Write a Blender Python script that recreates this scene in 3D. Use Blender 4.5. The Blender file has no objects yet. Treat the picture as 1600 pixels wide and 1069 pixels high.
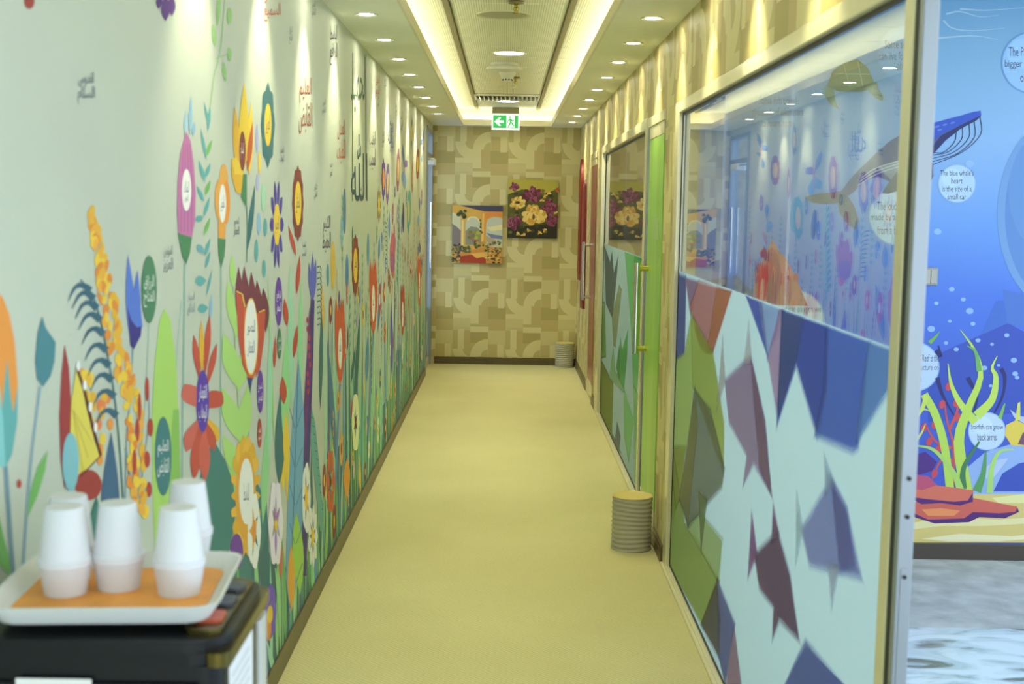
import bpy, bmesh, math, random
from mathutils import Vector, Matrix

# ---------------------------------------------------------------- camera, world, exposure
SC = bpy.context.scene
COL = SC.collection
F_PX, PITCH, YAW, ROLL, EYE = 2016.7, .103294, .0064966, .0171999, 1.70
def cam_axes():
    cp, sp, cy, sy = math.cos(PITCH), math.sin(PITCH), math.cos(YAW), math.sin(YAW)
    fwd = Vector((sy*cp, cy*cp, -sp)); r0 = Vector((cy, -sy, 0)); u0 = r0.cross(fwd)
    cr, sr = math.cos(ROLL), math.sin(ROLL)
    return cr*r0 + sr*u0, -sr*r0 + cr*u0, fwd
RIGHT, UP, FWD = cam_axes()
cam = bpy.data.cameras.new('camera'); camo = bpy.data.objects.new('camera', cam); COL.objects.link(camo)
M = Matrix((RIGHT, UP, -FWD)).transposed().to_4x4(); M.translation = (0, 0, EYE)
camo.matrix_world = M
cam.sensor_fit = 'HORIZONTAL'; cam.sensor_width = 36; cam.lens = F_PX/1600*36
cam.clip_start = .05; cam.clip_end = 200
cam.dof.use_dof = True; cam.dof.focus_distance = 8.5; cam.dof.aperture_fstop = 5.6
SC.camera = camo

w = bpy.data.worlds.new('world'); SC.world = w; w.use_nodes = True
bg = w.node_tree.nodes['Background']; bg.inputs[0].default_value = (.76, .88, 1.0, 1); bg.inputs[1].default_value = 1.75

SC.view_settings.view_transform = 'Standard'; SC.view_settings.look = 'None'
SC.view_settings.gamma = 1; SC.view_settings.use_curve_mapping = False
SC.view_settings.exposure = 0.68
SC.cycles.use_denoising = True
SC.cycles.max_bounces = 10; SC.cycles.diffuse_bounces = 5; SC.cycles.glossy_bounces = 5
SC.cycles.transparent_max_bounces = 16; SC.cycles.sample_clamp_indirect = 4

WARM = (1.0, .955, .61)          # lamp colour of coves and downlights
SPOT_W, COVE_E, LAMP_E = 19.0, 13.5, 25.0

# ---------------------------------------------------------------- helpers
def ray(px, py):
    return RIGHT*((px-800)/F_PX) + UP*((534.5-py)/F_PX) + FWD
def hit(px, py, ax, val):       # photo pixel -> point on an axis-aligned plane
    d = ray(px, py); o = Vector((0, 0, EYE)); t = (val-o[ax])/d[ax]
    return o + t*d
def lin(c):
    f = lambda v: v/12.92 if v <= .04045 else ((v+.055)/1.055)**2.4
    return tuple(f(min(max(v, 0), 255)/255) for v in c[:3])

def tag(o, label=None, cat=None, group=None, kind=None):
    if label: o['label'] = label
    if cat: o['category'] = cat
    if group: o['group'] = group
    if kind: o['kind'] = kind
    return o
def empty(name, loc, rz=0):
    o = bpy.data.objects.new(name, None); COL.objects.link(o)
    o.location = loc; o.rotation_euler = (0, 0, rz); o.empty_display_size = .1
    return o

class MB:
    """collects geometry, builds ONE mesh object"""
    def __init__(s): s.v = []; s.f = []
    def add(s, v, f):
        n = len(s.v); s.v += [tuple(p) for p in v]; s.f += [tuple(i+n for i in q) for q in f]; return s
    def box(s, a, b):
        (x0, y0, z0), (x1, y1, z1) = a, b
        return s.add([(x0,y0,z0),(x1,y0,z0),(x1,y1,z0),(x0,y1,z0),(x0,y0,z1),(x1,y0,z1),(x1,y1,z1),(x0,y1,z1)],
                     [(0,3,2,1),(4,5,6,7),(0,1,5,4),(1,2,6,5),(2,3,7,6),(3,0,4,7)])
    def bbox(s, a, b, r=.004, seg=2):
        bm = bmesh.new(); bmesh.ops.create_cube(bm, size=1)
        c = [(a[i]+b[i])/2 for i in range(3)]; d = [b[i]-a[i] for i in range(3)]
        for v in bm.verts: v.co = Vector([c[i]+v.co[i]*d[i] for i in range(3)])
        bmesh.ops.bevel(bm, geom=bm.edges[:], offset=min(r, min(abs(q) for q in d)*.45), segments=seg, affect='EDGES', profile=.5)
        bm.verts.index_update()
        s.add([v.co for v in bm.verts], [[v.index for v in f.verts] for f in bm.faces]); bm.free(); return s
    def lathe(s, prof, c=(0,0,0), n=32, cap0=True, cap1=True):
        v = []; f = []
        for r, z in prof:
            for k in range(n):
                a = 2*math.pi*k/n; v.append((c[0]+r*math.cos(a), c[1]+r*math.sin(a), c[2]+z))
        for i in range(len(prof)-1):
            for k in range(n):
                k2 = (k+1) % n; f.append((i*n+k, i*n+k2, (i+1)*n+k2, (i+1)*n+k))
        if cap0: f.append(tuple(range(n-1, -1, -1)))
        if cap1: f.append(tuple((len(prof)-1)*n+k for k in range(n)))
        return s.add(v, f)
    def tube(s, pts, r, n=12):
        pts = [Vector(p) for p in pts]; v = []; f = []
        for i, p in enumerate(pts):
            t = (pts[min(i+1, len(pts)-1)]-pts[max(i-1, 0)]).normalized()
            u = t.orthogonal().normalized() if i == 0 else (u - t*u.dot(t)).normalized()
            w_ = t.cross(u)
            for k in range(n):
                a = 2*math.pi*k/n; v.append(p + r*(math.cos(a)*u + math.sin(a)*w_))
        for i in range(len(pts)-1):
            for k in range(n): k2 = (k+1) % n; f.append((i*n+k, i*n+k2, (i+1)*n+k2, (i+1)*n+k))
        f += [tuple(range(n-1, -1, -1)), tuple((len(pts)-1)*n+k for k in range(n))]
        return s.add(v, f)
    def prism(s, pts, mapf, d0, d1):
        """2-D outline extruded: mapf(u, v, depth) -> 3-D"""
        n = len(pts); v = [mapf(a, b, d0) for a, b in pts] + [mapf(a, b, d1) for a, b in pts]
        return s.add(v, [tuple(range(n-1, -1, -1)), tuple(range(n, 2*n))] + [(i, (i+1) % n, n+(i+1) % n, n+i) for i in range(n)])
    def build(s, name, mat, parent=None, smooth=False, loc=None):
        me = bpy.data.meshes.new(name); me.from_pydata(s.v, [], s.f); me.update()
        bm = bmesh.new(); bm.from_mesh(me); bmesh.ops.recalc_face_normals(bm, faces=bm.faces[:]); bm.to_mesh(me); bm.free()
        me.materials.append(mat)
        if smooth:
            me.polygons.foreach_set('use_smooth', [True]*len(me.polygons))
            try: me.set_sharp_from_angle(angle=math.radians(40))
            except Exception: pass
        o = bpy.data.objects.new(name, me); COL.objects.link(o)
        if parent: o.parent = parent
        if loc: o.location = loc
        return o
def struct(name, mb, mat, **k):
    o = mb.build(name, mat, **k)
    if not o.parent: o['kind'] = 'structure'
    return o

# ---------------------------------------------------------------- materials
class NT:
    def __init__(s, name):
        s.m = bpy.data.materials.new(name); s.m.use_nodes = True; s.t = s.m.node_tree
        s.n = s.t.nodes; s.b = s.n['Principled BSDF']; s.out = s.n['Material Output']
    def node(s, typ, **k):
        x = s.n.new(typ)
        for a, b in k.items():
            if a.startswith('i'): 
                key = a[1:]; x.inputs[int(key) if key.isdigit() else key].default_value = b
            else: setattr(x, a, b)
        return x
    def link(s, a, b): s.t.links.new(a, b); return s
    def math(s, op, a, b=None, clamp=False):
        x = s.n.new('ShaderNodeMath'); x.operation = op; x.use_clamp = clamp
        for i, q in enumerate((a, b)):
            if q is None: continue
            if isinstance(q, (int, float)): x.inputs[i].default_value = q
            else: s.link(q, x.inputs[i])
        return x.outputs[0]
    def coords(s, scale=(1,1,1), obj=True):
        tc = s.n.new('ShaderNodeTexCoord'); mp = s.n.new('ShaderNodeMapping'); mp.inputs['Scale'].default_value = scale
        s.link(tc.outputs['Object' if obj else 'Generated'], mp.inputs[0]); return mp.outputs[0]
def mat(name, col, rough=.5, metal=0, spec=.5, noise=0, nscale=20, bump=0, bscale=200, coat=0, emit=None, es=0, alpha=None):
    t = NT(name); b = t.b; c = lin(col)
    b.inputs['Base Color'].default_value = (*c, 1); b.inputs['Roughness'].default_value = rough
    b.inputs['Metallic'].default_value = metal; b.inputs['Specular IOR Level'].default_value = spec
    b.inputs['Coat Weight'].default_value = coat
    if noise:
        nz = t.node('ShaderNodeTexNoise'); nz.inputs['Scale'].default_value = nscale; nz.inputs['Detail'].default_value = 4
        t.link(t.coords(), nz.inputs[0])
        r = t.node('ShaderNodeValToRGB'); r.color_ramp.elements[0].position = .3; r.color_ramp.elements[1].position = .7
        r.color_ramp.elements[0].color = (*[q*(1-noise) for q in c], 1); r.color_ramp.elements[1].color = (*[min(1, q*(1+noise)) for q in c], 1)
        t.link(nz.outputs[0], r.inputs[0]); t.link(r.outputs[0], b.inputs['Base Color'])
    if bump:
        nz = t.node('ShaderNodeTexNoise'); nz.inputs['Scale'].default_value = bscale; t.link(t.coords(), nz.inputs[0])
        bp = t.node('ShaderNodeBump'); bp.inputs['Strength'].default_value = bump; bp.inputs['Distance'].default_value = .002
        t.link(nz.outputs[0], bp.inputs['Height']); t.link(bp.outputs[0], b.inputs['Normal'])
    if emit:
        b.inputs['Emission Color'].default_value = (*emit, 1); b.inputs['Emission Strength'].default_value = es
    return t.m
def ink_mat(name, rough=.6, spec=.35, transl=0, soft=False):
    t = NT(name); a = t.node('ShaderNodeAttribute', attribute_name='Col')
    col = a.outputs['Color']
    t.link(col, t.b.inputs['Base Color']); t.b.inputs['Roughness'].default_value = rough
    t.b.inputs['Specular IOR Level'].default_value = spec
    if transl:
        tr = t.node('ShaderNodeBsdfTranslucent'); t.link(col, tr.inputs[0])
        mx = t.node('ShaderNodeMixShader'); mx.inputs[0].default_value = transl
        t.link(t.b.outputs[0], mx.inputs[1]); t.link(tr.outputs[0], mx.inputs[2]); t.link(mx.outputs[0], t.out.inputs[0])
        if soft:      # printed edges fade out
            tp = t.node('ShaderNodeBsdfTransparent'); m2 = t.node('ShaderNodeMixShader'); t.link(a.outputs['Alpha'], m2.inputs[0])
            t.link(tp.outputs[0], m2.inputs[1]); t.link(mx.outputs[0], m2.inputs[2]); t.link(m2.outputs[0], t.out.inputs[0])
    return t.m
def glass_mat(name, f0=.075, tint=(.96, .98, .985), rough=0.0, wav=0.0):
    """thin architectural glass: clear pass-through plus Fresnel reflection on each face"""
    t = NT(name); t.n.remove(t.b)
    g = t.node('ShaderNodeNewGeometry'); dp = t.node('ShaderNodeVectorMath', operation='DOT_PRODUCT')
    t.link(g.outputs['Incoming'], dp.inputs[0]); t.link(g.outputs['Normal'], dp.inputs[1])
    c = t.math('ABSOLUTE', dp.outputs['Value']); r = t.math('POWER', t.math('SUBTRACT', 1, c), 4.3)
    fr = t.math('ADD', t.math('MULTIPLY', r, 1-f0), f0, True)
    tr = t.node('ShaderNodeBsdfTransparent'); tr.inputs[0].default_value = (*tint, 1)
    gl = t.node('ShaderNodeBsdfGlossy'); gl.inputs['Roughness'].default_value = rough
    if wav:
        nz = t.node('ShaderNodeTexNoise'); nz.inputs['Scale'].default_value = .9; nz.inputs['Detail'].default_value = 0
        t.link(t.coords((1, 1.3, .7)), nz.inputs[0])
        bp = t.node('ShaderNodeBump'); bp.inputs['Strength'].default_value = 1; bp.inputs['Distance'].default_value = wav
        t.link(nz.outputs[0], bp.inputs['Height']); t.link(bp.outputs[0], gl.inputs['Normal'])
    mx = t.node('ShaderNodeMixShader'); t.link(fr, mx.inputs[0]); t.link(tr.outputs[0], mx.inputs[1]); t.link(gl.outputs[0], mx.inputs[2])
    t.link(mx.outputs[0], t.out.inputs[0]); return t.m
def emit_mat(name, col, s):
    t = NT(name); t.n.remove(t.b); e = t.node('ShaderNodeEmission'); e.inputs[0].default_value = (*col, 1); e.inputs[1].default_value = s
    t.link(e.outputs[0], t.out.inputs[0]); return t.m

INK = ink_mat('printed_ink'); INKF = ink_mat('film_ink', .35, .35, .5, True); INKP = ink_mat('oil_paint', .5, .4)
m_wall = mat('mural_paper', (202, 209, 194), .6, spec=.3, noise=.02, nscale=3, bump=.15, bscale=400)
m_soffit = mat('soffit_paint', (238, 240, 224), .7, spec=.2, noise=.015)
m_cove = mat('cove_paint', (232, 226, 200), .7, spec=.2)
m_alu = mat('champagne_aluminium', (226, 220, 186), .24, metal=.15, noise=.02)
m_silver = mat('satin_silver', (150, 158, 166), .35, metal=.5)
m_dark = mat('black_gasket', (22, 26, 28), .5)
m_chrome = mat('polished_chrome', (215, 215, 205), .08, metal=1)
m_brass = mat('polished_brass', (205, 190, 95), .12, metal=1)
m_glass = glass_mat('clear_glass', wav=.0004)
m_glass2 = glass_mat('clear_glass_plain')
m_white = mat('white_plastic', (235, 236, 232), .4)
m_lampring = mat('lamp_trim', (215, 212, 195), .4)
m_base = mat('brown_skirting', (92, 78, 42), .35, noise=.12, nscale=12)
m_lamp = emit_mat('lamp_lens', (1, .95, .75), 50)
m_lamp_big = emit_mat('lamp_diffuser', (1, .95, .72), LAMP_E)
m_fill = emit_mat('added_fill_panel', (.92, .97, 1.0), 4.0)  # glow of the fill panels added in the rooms behind the glass
m_slab = mat('ceiling_void', (36, 34, 26), .8)
m_led = emit_mat('led_strip', WARM, COVE_E)

def carpet():
    t = NT('ribbed_carpet'); co = t.coords()
    nz = t.node('ShaderNodeTexNoise'); nz.inputs['Scale'].default_value = 1.2; nz.inputs['Detail'].default_value = 6; t.link(co, nz.inputs[0])
    r = t.node('ShaderNodeValToRGB'); r.color_ramp.elements[0].position = .3; r.color_ramp.elements[1].position = .7
    r.color_ramp.elements[0].color = (*lin((200, 193, 142)), 1); r.color_ramp.elements[1].color = (*lin((210, 203, 153)), 1)
    t.link(nz.outputs[0], r.inputs[0])
    wv = t.node('ShaderNodeTexWave', wave_type='BANDS', bands_direction='DIAGONAL'); wv.inputs['Scale'].default_value = 28
    wv.inputs['Distortion'].default_value = 3; wv.inputs['Detail'].default_value = 2; t.link(co, wv.inputs[0])
    mx = t.node('ShaderNodeMix', data_type='RGBA', blend_type='MULTIPLY'); mx.inputs[0].default_value = .16
    t.link(r.outputs[0], mx.inputs[6]); t.link(wv.outputs[0], mx.inputs[7]); t.link(mx.outputs[2], t.b.inputs['Base Color'])
    bp = t.node('ShaderNodeBump'); bp.inputs['Strength'].default_value = .5; bp.inputs['Distance'].default_value = .003
    t.link(wv.outputs[0], bp.inputs['Height']); t.link(bp.outputs[0], t.b.inputs['Normal'])
    t.b.inputs['Roughness'].default_value = .8; t.b.inputs['Specular IOR Level'].default_value = .2
    return t.m
m_carpet = carpet()
def tile_mat():
    t = NT('ribbed_ceiling_tile'); wv = t.node('ShaderNodeTexWave', wave_type='BANDS', bands_direction='X')
    wv.inputs['Scale'].default_value = 24; t.link(t.coords(), wv.inputs[0])
    r = t.node('ShaderNodeValToRGB'); r.color_ramp.elements[0].color = (*lin((204, 203, 182)), 1); r.color_ramp.elements[1].color = (*lin((242, 242, 224)), 1)
    r.color_ramp.elements[1].position = .35
    t.link(wv.outputs[0], r.inputs[0]); t.link(r.outputs[0], t.b.inputs['Base Color']); t.b.inputs['Roughness'].default_value = .7
    return t.m
m_tile = tile_mat()

# ---------------------------------------------------------------- flat print: polygons projected on a plane
STEP = 2.2e-5
class Ink:
    """a printed motif: coloured polygons stacked hair-thin on a surface"""
    gain = 1.0
    count = 0; spread = None
    def __init__(s, mapf, layer=0):
        s.map = mapf; s.lay = layer; s.items = []; Ink.count += 1; s.jit = (Ink.count*.618 % 1)*STEP
    def p(s, pts, col, slot=None): s.items.append((list(pts), col, None, slot)); return s
    def e(s, cx, cy, rx, ry, col, rot=0, n=20):
        a = math.radians(rot); ca, sa = math.cos(a), math.sin(a)
        return s.p([(cx+rx*math.cos(t)*ca-ry*math.sin(t)*sa, cy+rx*math.cos(t)*sa+ry*math.sin(t)*ca) for t in [2*math.pi*k/n for k in range(n)]], col)
    def leaf(s, b, t, w_, col, bulge=.45, n=7):
        bx, by = b; dx, dy = t[0]-bx, t[1]-by; L = math.hypot(dx, dy) or 1; nx, ny = -dy/L, dx/L
        prof = [(k/n, w_*math.sin(math.pi*(k/n)**(math.log(.5)/math.log(bulge)))) for k in range(n+1)]
        return s.p([(bx+dx*u+nx*q, by+dy*u+ny*q) for u, q in prof] + [(bx+dx*u-nx*q, by+dy*u-ny*q) for u, q in prof[-2:0:-1]], col)
    def s(s, pts, w0, col, w1=None):
        w1 = w0 if w1 is None else w1; n = len(pts); L = []; R = []
        for i, (x, y) in enumerate(pts):
            a = pts[max(i-1, 0)]; b = pts[min(i+1, n-1)]; dx, dy = b[0]-a[0], b[1]-a[1]; l = math.hypot(dx, dy) or 1
            ww = (w0+(w1-w0)*i/max(n-1, 1))/2; L.append((x-dy/l*ww, y+dx/l*ww)); R.append((x+dy/l*ww, y-dx/l*ww))
        for i in range(n-1): s.items.append(([L[i], L[i+1], R[i+1], R[i]], col, None, None))
        return s
    def curve(s, pts, w0, col, w1=None, n=14):
        return s.s(spline(pts, n), w0, col, w1)
    def t(s, txt, cx, cy, w_, h_, col, flip=False):
        vs, fs = glyphs(txt); x0 = min(v[0] for v in vs); x1 = max(v[0] for v in vs); y0 = min(v[1] for v in vs); y1 = max(v[1] for v in vs)
        sg = -1 if flip else 1
        pv = [(cx+sg*((x-x0)/(x1-x0)-.5)*w_, cy-((y-y0)/(y1-y0)-.5)*h_) for x, y in vs]
        s.items.append((pv, col, fs, None)); return s
    def build(s, name, parent, m=None):
        v = []; f = []; c = []
        for i, it in enumerate(s.items):
            off = i*s.spread if s.spread else s.jit + (s.lay*12 + (it[3] if it[3] is not None else i if len(s.items) <= 14 else i*12/len(s.items)))*STEP
            n = len(v); v += [s.map(a, b, off) for a, b in it[0]]
            if it[2]: fs = [tuple(k+n for k in q) for q in it[2]]
            else: fs = [tuple(range(n, n+len(it[0])))]
            f += fs; c += [it[1]]*len(fs)
        me = bpy.data.meshes.new(name); me.from_pydata(v, [], f); me.update()
        at = me.attributes.new('Col', 'FLOAT_COLOR', 'FACE')
        flat = []
        for q in c:
            l = lin(q); flat += [min(.95, l[0]*s.gain), min(.95, l[1]*s.gain), min(.95, l[2]*s.gain), 1]
        at.data.foreach_set('color', flat)
        me.materials.append(m or INK)
        o = bpy.data.objects.new(name, me); COL.objects.link(o); o.parent = parent
        return o
def spline(P, n=14):
    P = [Vector((a, b, 0)) for a, b in P]; P = [P[0]*2-P[1]] + P + [P[-1]*2-P[-2]]; out = []
    segs = len(P)-3; per = max(2, n//segs)
    for i in range(1, len(P)-2):
        for k in range(per):
            t = k/per; a, b, c, d = P[i-1:i+3]
            q = .5*((2*b)+(c-a)*t+(2*a-5*b+4*c-d)*t*t+(3*b-a-3*c+d)*t**3); out.append((q.x, q.y))
    out.append((P[-2].x, P[-2].y)); return out
_gc = {}
def glyphs(txt):
    if txt in _gc: return _gc[txt]
    c = bpy.data.curves.new('lettering', 'FONT'); c.body = txt; c.resolution_u = 2; c.align_x = 'CENTER'; c.space_line = .85
    o = bpy.data.objects.new('lettering', c); COL.objects.link(o)
    dg = bpy.context.evaluated_depsgraph_get(); dg.update(); me = bpy.data.meshes.new_from_object(o.evaluated_get(dg))
    r = ([(v.co.x, v.co.y) for v in me.vertices], [tuple(p.vertices) for p in me.polygons])
    bpy.data.objects.remove(o); bpy.data.curves.remove(c); bpy.data.meshes.remove(me)
    _gc[txt] = r; return r
FORMS = dict(zip('اةدذرزوىؤ', (0xFE8D,0xFE93,0xFEA9,0xFEAB,0xFEAD,0xFEAF,0xFEED,0xFEEF,0xFE85)))
FORM4 = dict(zip('بتثجحخسشصضطظعغفقكلمنهي', (0xFE8F,0xFE95,0xFE99,0xFE9D,0xFEA1,0xFEA5,0xFEB1,0xFEB5,0xFEB9,0xFEBD,0xFEC1,0xFEC5,0xFEC9,0xFECD,0xFED1,0xFED5,0xFED9,0xFEDD,0xFEE1,0xFEE5,0xFEE9,0xFEF1)))
def arabic(word):
    """joined letter forms in visual order"""
    out = ''
    for i, ch in enumerate(word):
        prev = i > 0 and word[i-1] in FORM4; nxt = i+1 < len(word) and (word[i+1] in FORM4 or word[i+1] in FORMS)
        if ch in FORM4: out += chr(FORM4[ch] + ((3 if nxt else 1) if prev else (2 if nxt else 0)))
        elif ch in FORMS: out += chr(FORMS[ch] + (1 if prev else 0))
        else: out += ch
    return out[::-1]
NAMES = ['الملك','القدوس','السلام','المؤمن','العزيز','الجبار','الخالق','المصور','الغفار','القهار','الوهاب','الرزاق','الفتاح','العليم','القابض','الباسط','الرافع','المعز','السميع','البصير','الحكم','العدل','اللطيف','الخبير','الحليم','العظيم','الغفور','الشكور','العلي','الكبير','الحفيظ','المقيت','الحسيب','الجليل','الكريم','الرقيب','المجيب','الواسع','الحكيم','الودود','المجيد','الباعث','الشهيد','الحق','الوكيل','القوي','المتين','الولي','الحميد']
NAMES = [arabic(n) for n in NAMES]

# ================================================================ structure
XL, XR, YF, ZS, ZC = -.796, .79, 14.0, 2.567, 2.75
CO = .477                                   # half width of the cove opening
struct('floor', MB().box((-.9, -1.5, -.1), (.83, YF+.1, 0)), m_carpet)
wall_left = struct('wall_left', MB().box((XL-.1, -1.5, 0), (XL, 12.9, 2.8)).box((XL-.1, 12.9, 2.5), (XL, YF, 2.8)), m_wall)
m_paper = mat('geometric_wallpaper', (198, 187, 138), .55, spec=.3, noise=.05, nscale=9, bump=.2, bscale=300)
wall_far = struct('wall_far', MB().box((-1.0, YF, 0), (1.0, YF+.1, 2.8)), m_paper)
wall_right = struct('wall_right', MB().box((XR, 1.0, 2.2), (.90, YF, 2.8)).box((XR, 6.1, 0), (.90, 6.5, 2.2)).box((XR, 10.86, 0), (.90, 11.28, 2.2))
       .box((XR, 12.06, 0), (.90, YF, 2.2)), m_paper)
struct('baseboard_left', MB().bbox((XL, -1.5, 0), (XL+.012, 12.86, .085), .003), m_base)
struct('baseboard_far', MB().bbox((-.758, YF-.014, 0), (XR, YF, .077), .003), m_base)
for n, (a, b) in enumerate(((6.12, 6.49), (10.88, 11.26), (12.07, YF-.014))):
    struct('baseboard_right' if n == 0 else 'baseboard_right_%d' % (n+1), MB().bbox((XR-.016, a, 0), (XR, b, .06), .003).bbox((XR-.011, a, .06), (XR, b, .085), .003), m_base)

# ---- ceiling: soffits, cove and tiles
ceiling = struct('ceiling', MB().box((-.9, -1.5, 2.785), (.9, YF+.1, 2.85)), m_slab)
for nm, a, b in (('soffit', (XL, -1.5, ZS), (-CO, YF, ZS+.03)), ('soffit', (CO, -1.5, ZS), (XR, YF, ZS+.03)), ('soffit', (-CO, 13.82, ZS), (CO, YF, ZS+.03))):
    MB().box(a, b).build(nm, m_soffit, ceiling)
for a, b in (((-CO, -1.5, ZS-.001), (-CO+.012, 13.82, ZS+.06)), ((CO-.012, -1.5, ZS-.001), (CO, 13.82, ZS+.06)), ((-CO+.012, 13.808, ZS-.001), (CO-.012, 13.82, ZS+.06))):
    MB().box(a, b).build('cove_lip', m_cove, ceiling)
for a, b in (((XL, -1.5, ZS+.03), (XL+.03, YF, 2.785)), ((XR-.03, -1.5, ZS+.03), (XR, YF, 2.785)), ((-.77, 13.96, ZS+.03), (.77, YF, 2.785))):
    MB().box(a, b).build('cove_side', m_cove, ceiling)
tile_me = {}
for r in range(-1, 22):
    y0 = 1.4+.6*r; y1 = min(y0+.6, 13.95)
    for c, (x0, x1) in enumerate(((-.764, -.345), (-.309, .309), (.345, .764))):
        if y1-y0 > .59 and c in tile_me:
            o = bpy.data.objects.new('ceiling_tile', tile_me[c]); COL.objects.link(o); o.parent = ceiling; o.location = (0, y0, 0)
        else:
            o = MB().bbox((x0+.002, .006, ZC), (x1-.002, y1-y0-.006, ZC+.016), .003, 1).build('ceiling_tile', m_tile, ceiling, loc=(0, y0, 0))
            if y1-y0 > .59: tile_me[c] = o.data
m_runner = mat('ceiling_runner', (140, 132, 98), .5)
for x in (-.327, .327):
    MB().bbox((x-.017, -1.5, ZC-.012), (x+.017, 13.95, ZC+.01), .003, 1).build('runner', m_runner, ceiling)
for x in (-CO-.085, CO+.085):
    tag(MB().box((x-.012, -1.4, ZS+.0305), (x+.012, 13.80, ZS+.036)).build('led_strip', m_led), 'long warm LED strip hidden in the ' + ('left' if x < 0 else 'right') + ' ceiling cove', 'light strip', 'cove light strips')
tag(MB().box((-CO-.05, 13.885, ZS+.0305), (CO+.05, 13.91, ZS+.036)).build('led_strip', m_led), 'short warm LED strip in the cove at the far corridor end', 'light strip', 'cove light strips')

# ---- recessed downlights
def downlight(x, y, label, tilt, group):
    e = empty('downlight', (x, y, ZS)); tag(e, label, 'ceiling light', group)
    MB().lathe([(.033, -.0005), (.052, -.005), (.054, -.001), (.054, .004), (.033, .004)], n=28, cap0=False, cap1=False).build('trim_ring', m_lampring, e, smooth=True)
    MB().lathe([(.0, -.0015), (.033, -.0015), (.033, .004)], n=28, cap0=False, cap1=False).build('lens', m_lamp, e)
    l = bpy.data.lights.new('lamp_beam', 'SPOT'); l.energy = SPOT_W; l.color = WARM; l.spot_size = math.radians(74); l.spot_blend = .75; l.shadow_soft_size = .03
    lo = bpy.data.objects.new('lamp_beam', l); COL.objects.link(lo); lo.parent = e; lo.location = (0, 0, -.012); lo.rotation_euler = (0, tilt, 0)
ORD = ['nearest', 'second nearest', 'third nearest', 'fourth nearest', 'fifth', 'sixth', 'seventh', 'eighth', 'ninth']
for k in range(-3, 9):
    y = 6.0+.888*k
    for sgn, side in ((-1, 'left'), (1, 'right')):
        if sgn < 0 and k > 7: continue
        lb = ('small round recessed downlight in the %s soffit, %s from the camera' % (side, ORD[k])) if k >= 0 else 'small round recessed downlight in the %s soffit, %s above the top edge of the view' % (side, ('first', 'second', 'third')[-k-1])
        downlight(.65*sgn, y - (.04 if sgn > 0 else 0), lb, -.12*sgn, 'downlights in the %s soffit' % side)

# ---- wallpaper blocks (flat print)
def clip(poly, r):
    x0, y0, x1, y1 = r
    for ax, lim, s in ((0, x0, 1), (0, x1, -1), (1, y0, 1), (1, y1, -1)):
        out = []
        for i in range(len(poly)):
            a, b = poly[i-1], poly[i]; da, db = s*(a[ax]-lim), s*(b[ax]-lim)
            if da*db < 0: t = da/(da-db); out.append((a[0]+(b[0]-a[0])*t, a[1]+(b[1]-a[1])*t))
            if db >= 0: out.append(b)
        poly = out
        if len(poly) < 3: return None
    return poly
LT, ML, MD, DK, TN = (214, 204, 150), (204, 193, 138), (188, 175, 118), (174, 160, 102), (190, 172, 116)
def R_(a, b, c, d): return [(a, b), (c, b), (c, d), (a, d)]
def ring(cx, cy, r0, r1, a0, a1, n=9):
    P = [(cx+r1*math.cos(math.radians(a0+(a1-a0)*k/n)), cy+r1*math.sin(math.radians(a0+(a1-a0)*k/n))) for k in range(n+1)]
    return P + [(cx+r0*math.cos(math.radians(a1-(a1-a0)*k/n)), cy+r0*math.sin(math.radians(a1-(a1-a0)*k/n))) for k in range(n+1)]
CELL = [(R_(0, 0, 70, 75), MD), (R_(70, 0, 140, 50), DK), (R_(140, 0, 210, 55), ML), (R_(0, 75, 70, 140), MD), (R_(70, 50, 140, 105), MD), (R_(140, 110, 210, 160), DK),
        (R_(70, 178, 140, 205), MD), (R_(140, 160, 210, 205), TN), (R_(20, -5, 45, 75), LT), (ring(70, 75, 30, 70, 90, 180), LT), (ring(140, 105, 28, 70, 180, 270), LT),
        (R_(70, 105, 102, 178), LT), (R_(102, 105, 140, 178), TN), (R_(0, 138, 70, 192), ML), (R_(0, 138, 70, 156), LT), (R_(70, 190, 142, 212), LT), (R_(178, 55, 203, 115), LT),
        (R_(142, 55, 178, 110), TN), (R_(45, 0, 70, 60), TN)]
def wallpaper(mapf, rects, u0, v0, parent):
    S = 1/366.6; W_, H_ = 210*S, 205*S
    for r in rects:
        k = Ink(mapf, 0)
        for j in range(math.floor((v0-r[3])/H_)-1, math.ceil((v0-r[1])/H_)+1):
            for i in range(math.floor((r[0]-u0)/W_)-1, math.ceil((r[2]-u0)/W_)+1):
                for sl, (q, c) in enumerate(CELL):
                    pl = clip([(u0+i*W_+a*S, v0-j*H_-b*S) for a, b in q], r)
                    if pl: k.p(pl, c, sl)
        k.build('wallpaper_print', parent, m_print)
m_print = ink_mat('wallpaper_ink', .5, .4)
wallpaper(lambda u, v, o: (u, YF-.0006-o, v), [(-.79, .078, XR-.001, ZS)], -.555, .93, wall_far)
wallpaper(lambda u, v, o: (XR-.0006-o, u, v), [(2.4, 2.202, 6.1, ZS), (6.1, 2.202, 10.86, ZS), (10.86, 2.202, YF-.001, ZS), (6.13, .086, 6.499, 2.2), (10.9, .086, 11.279, 2.2), (12.07, .086, YF-.001, 2.2)], 6.2, .95, wall_right)

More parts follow.
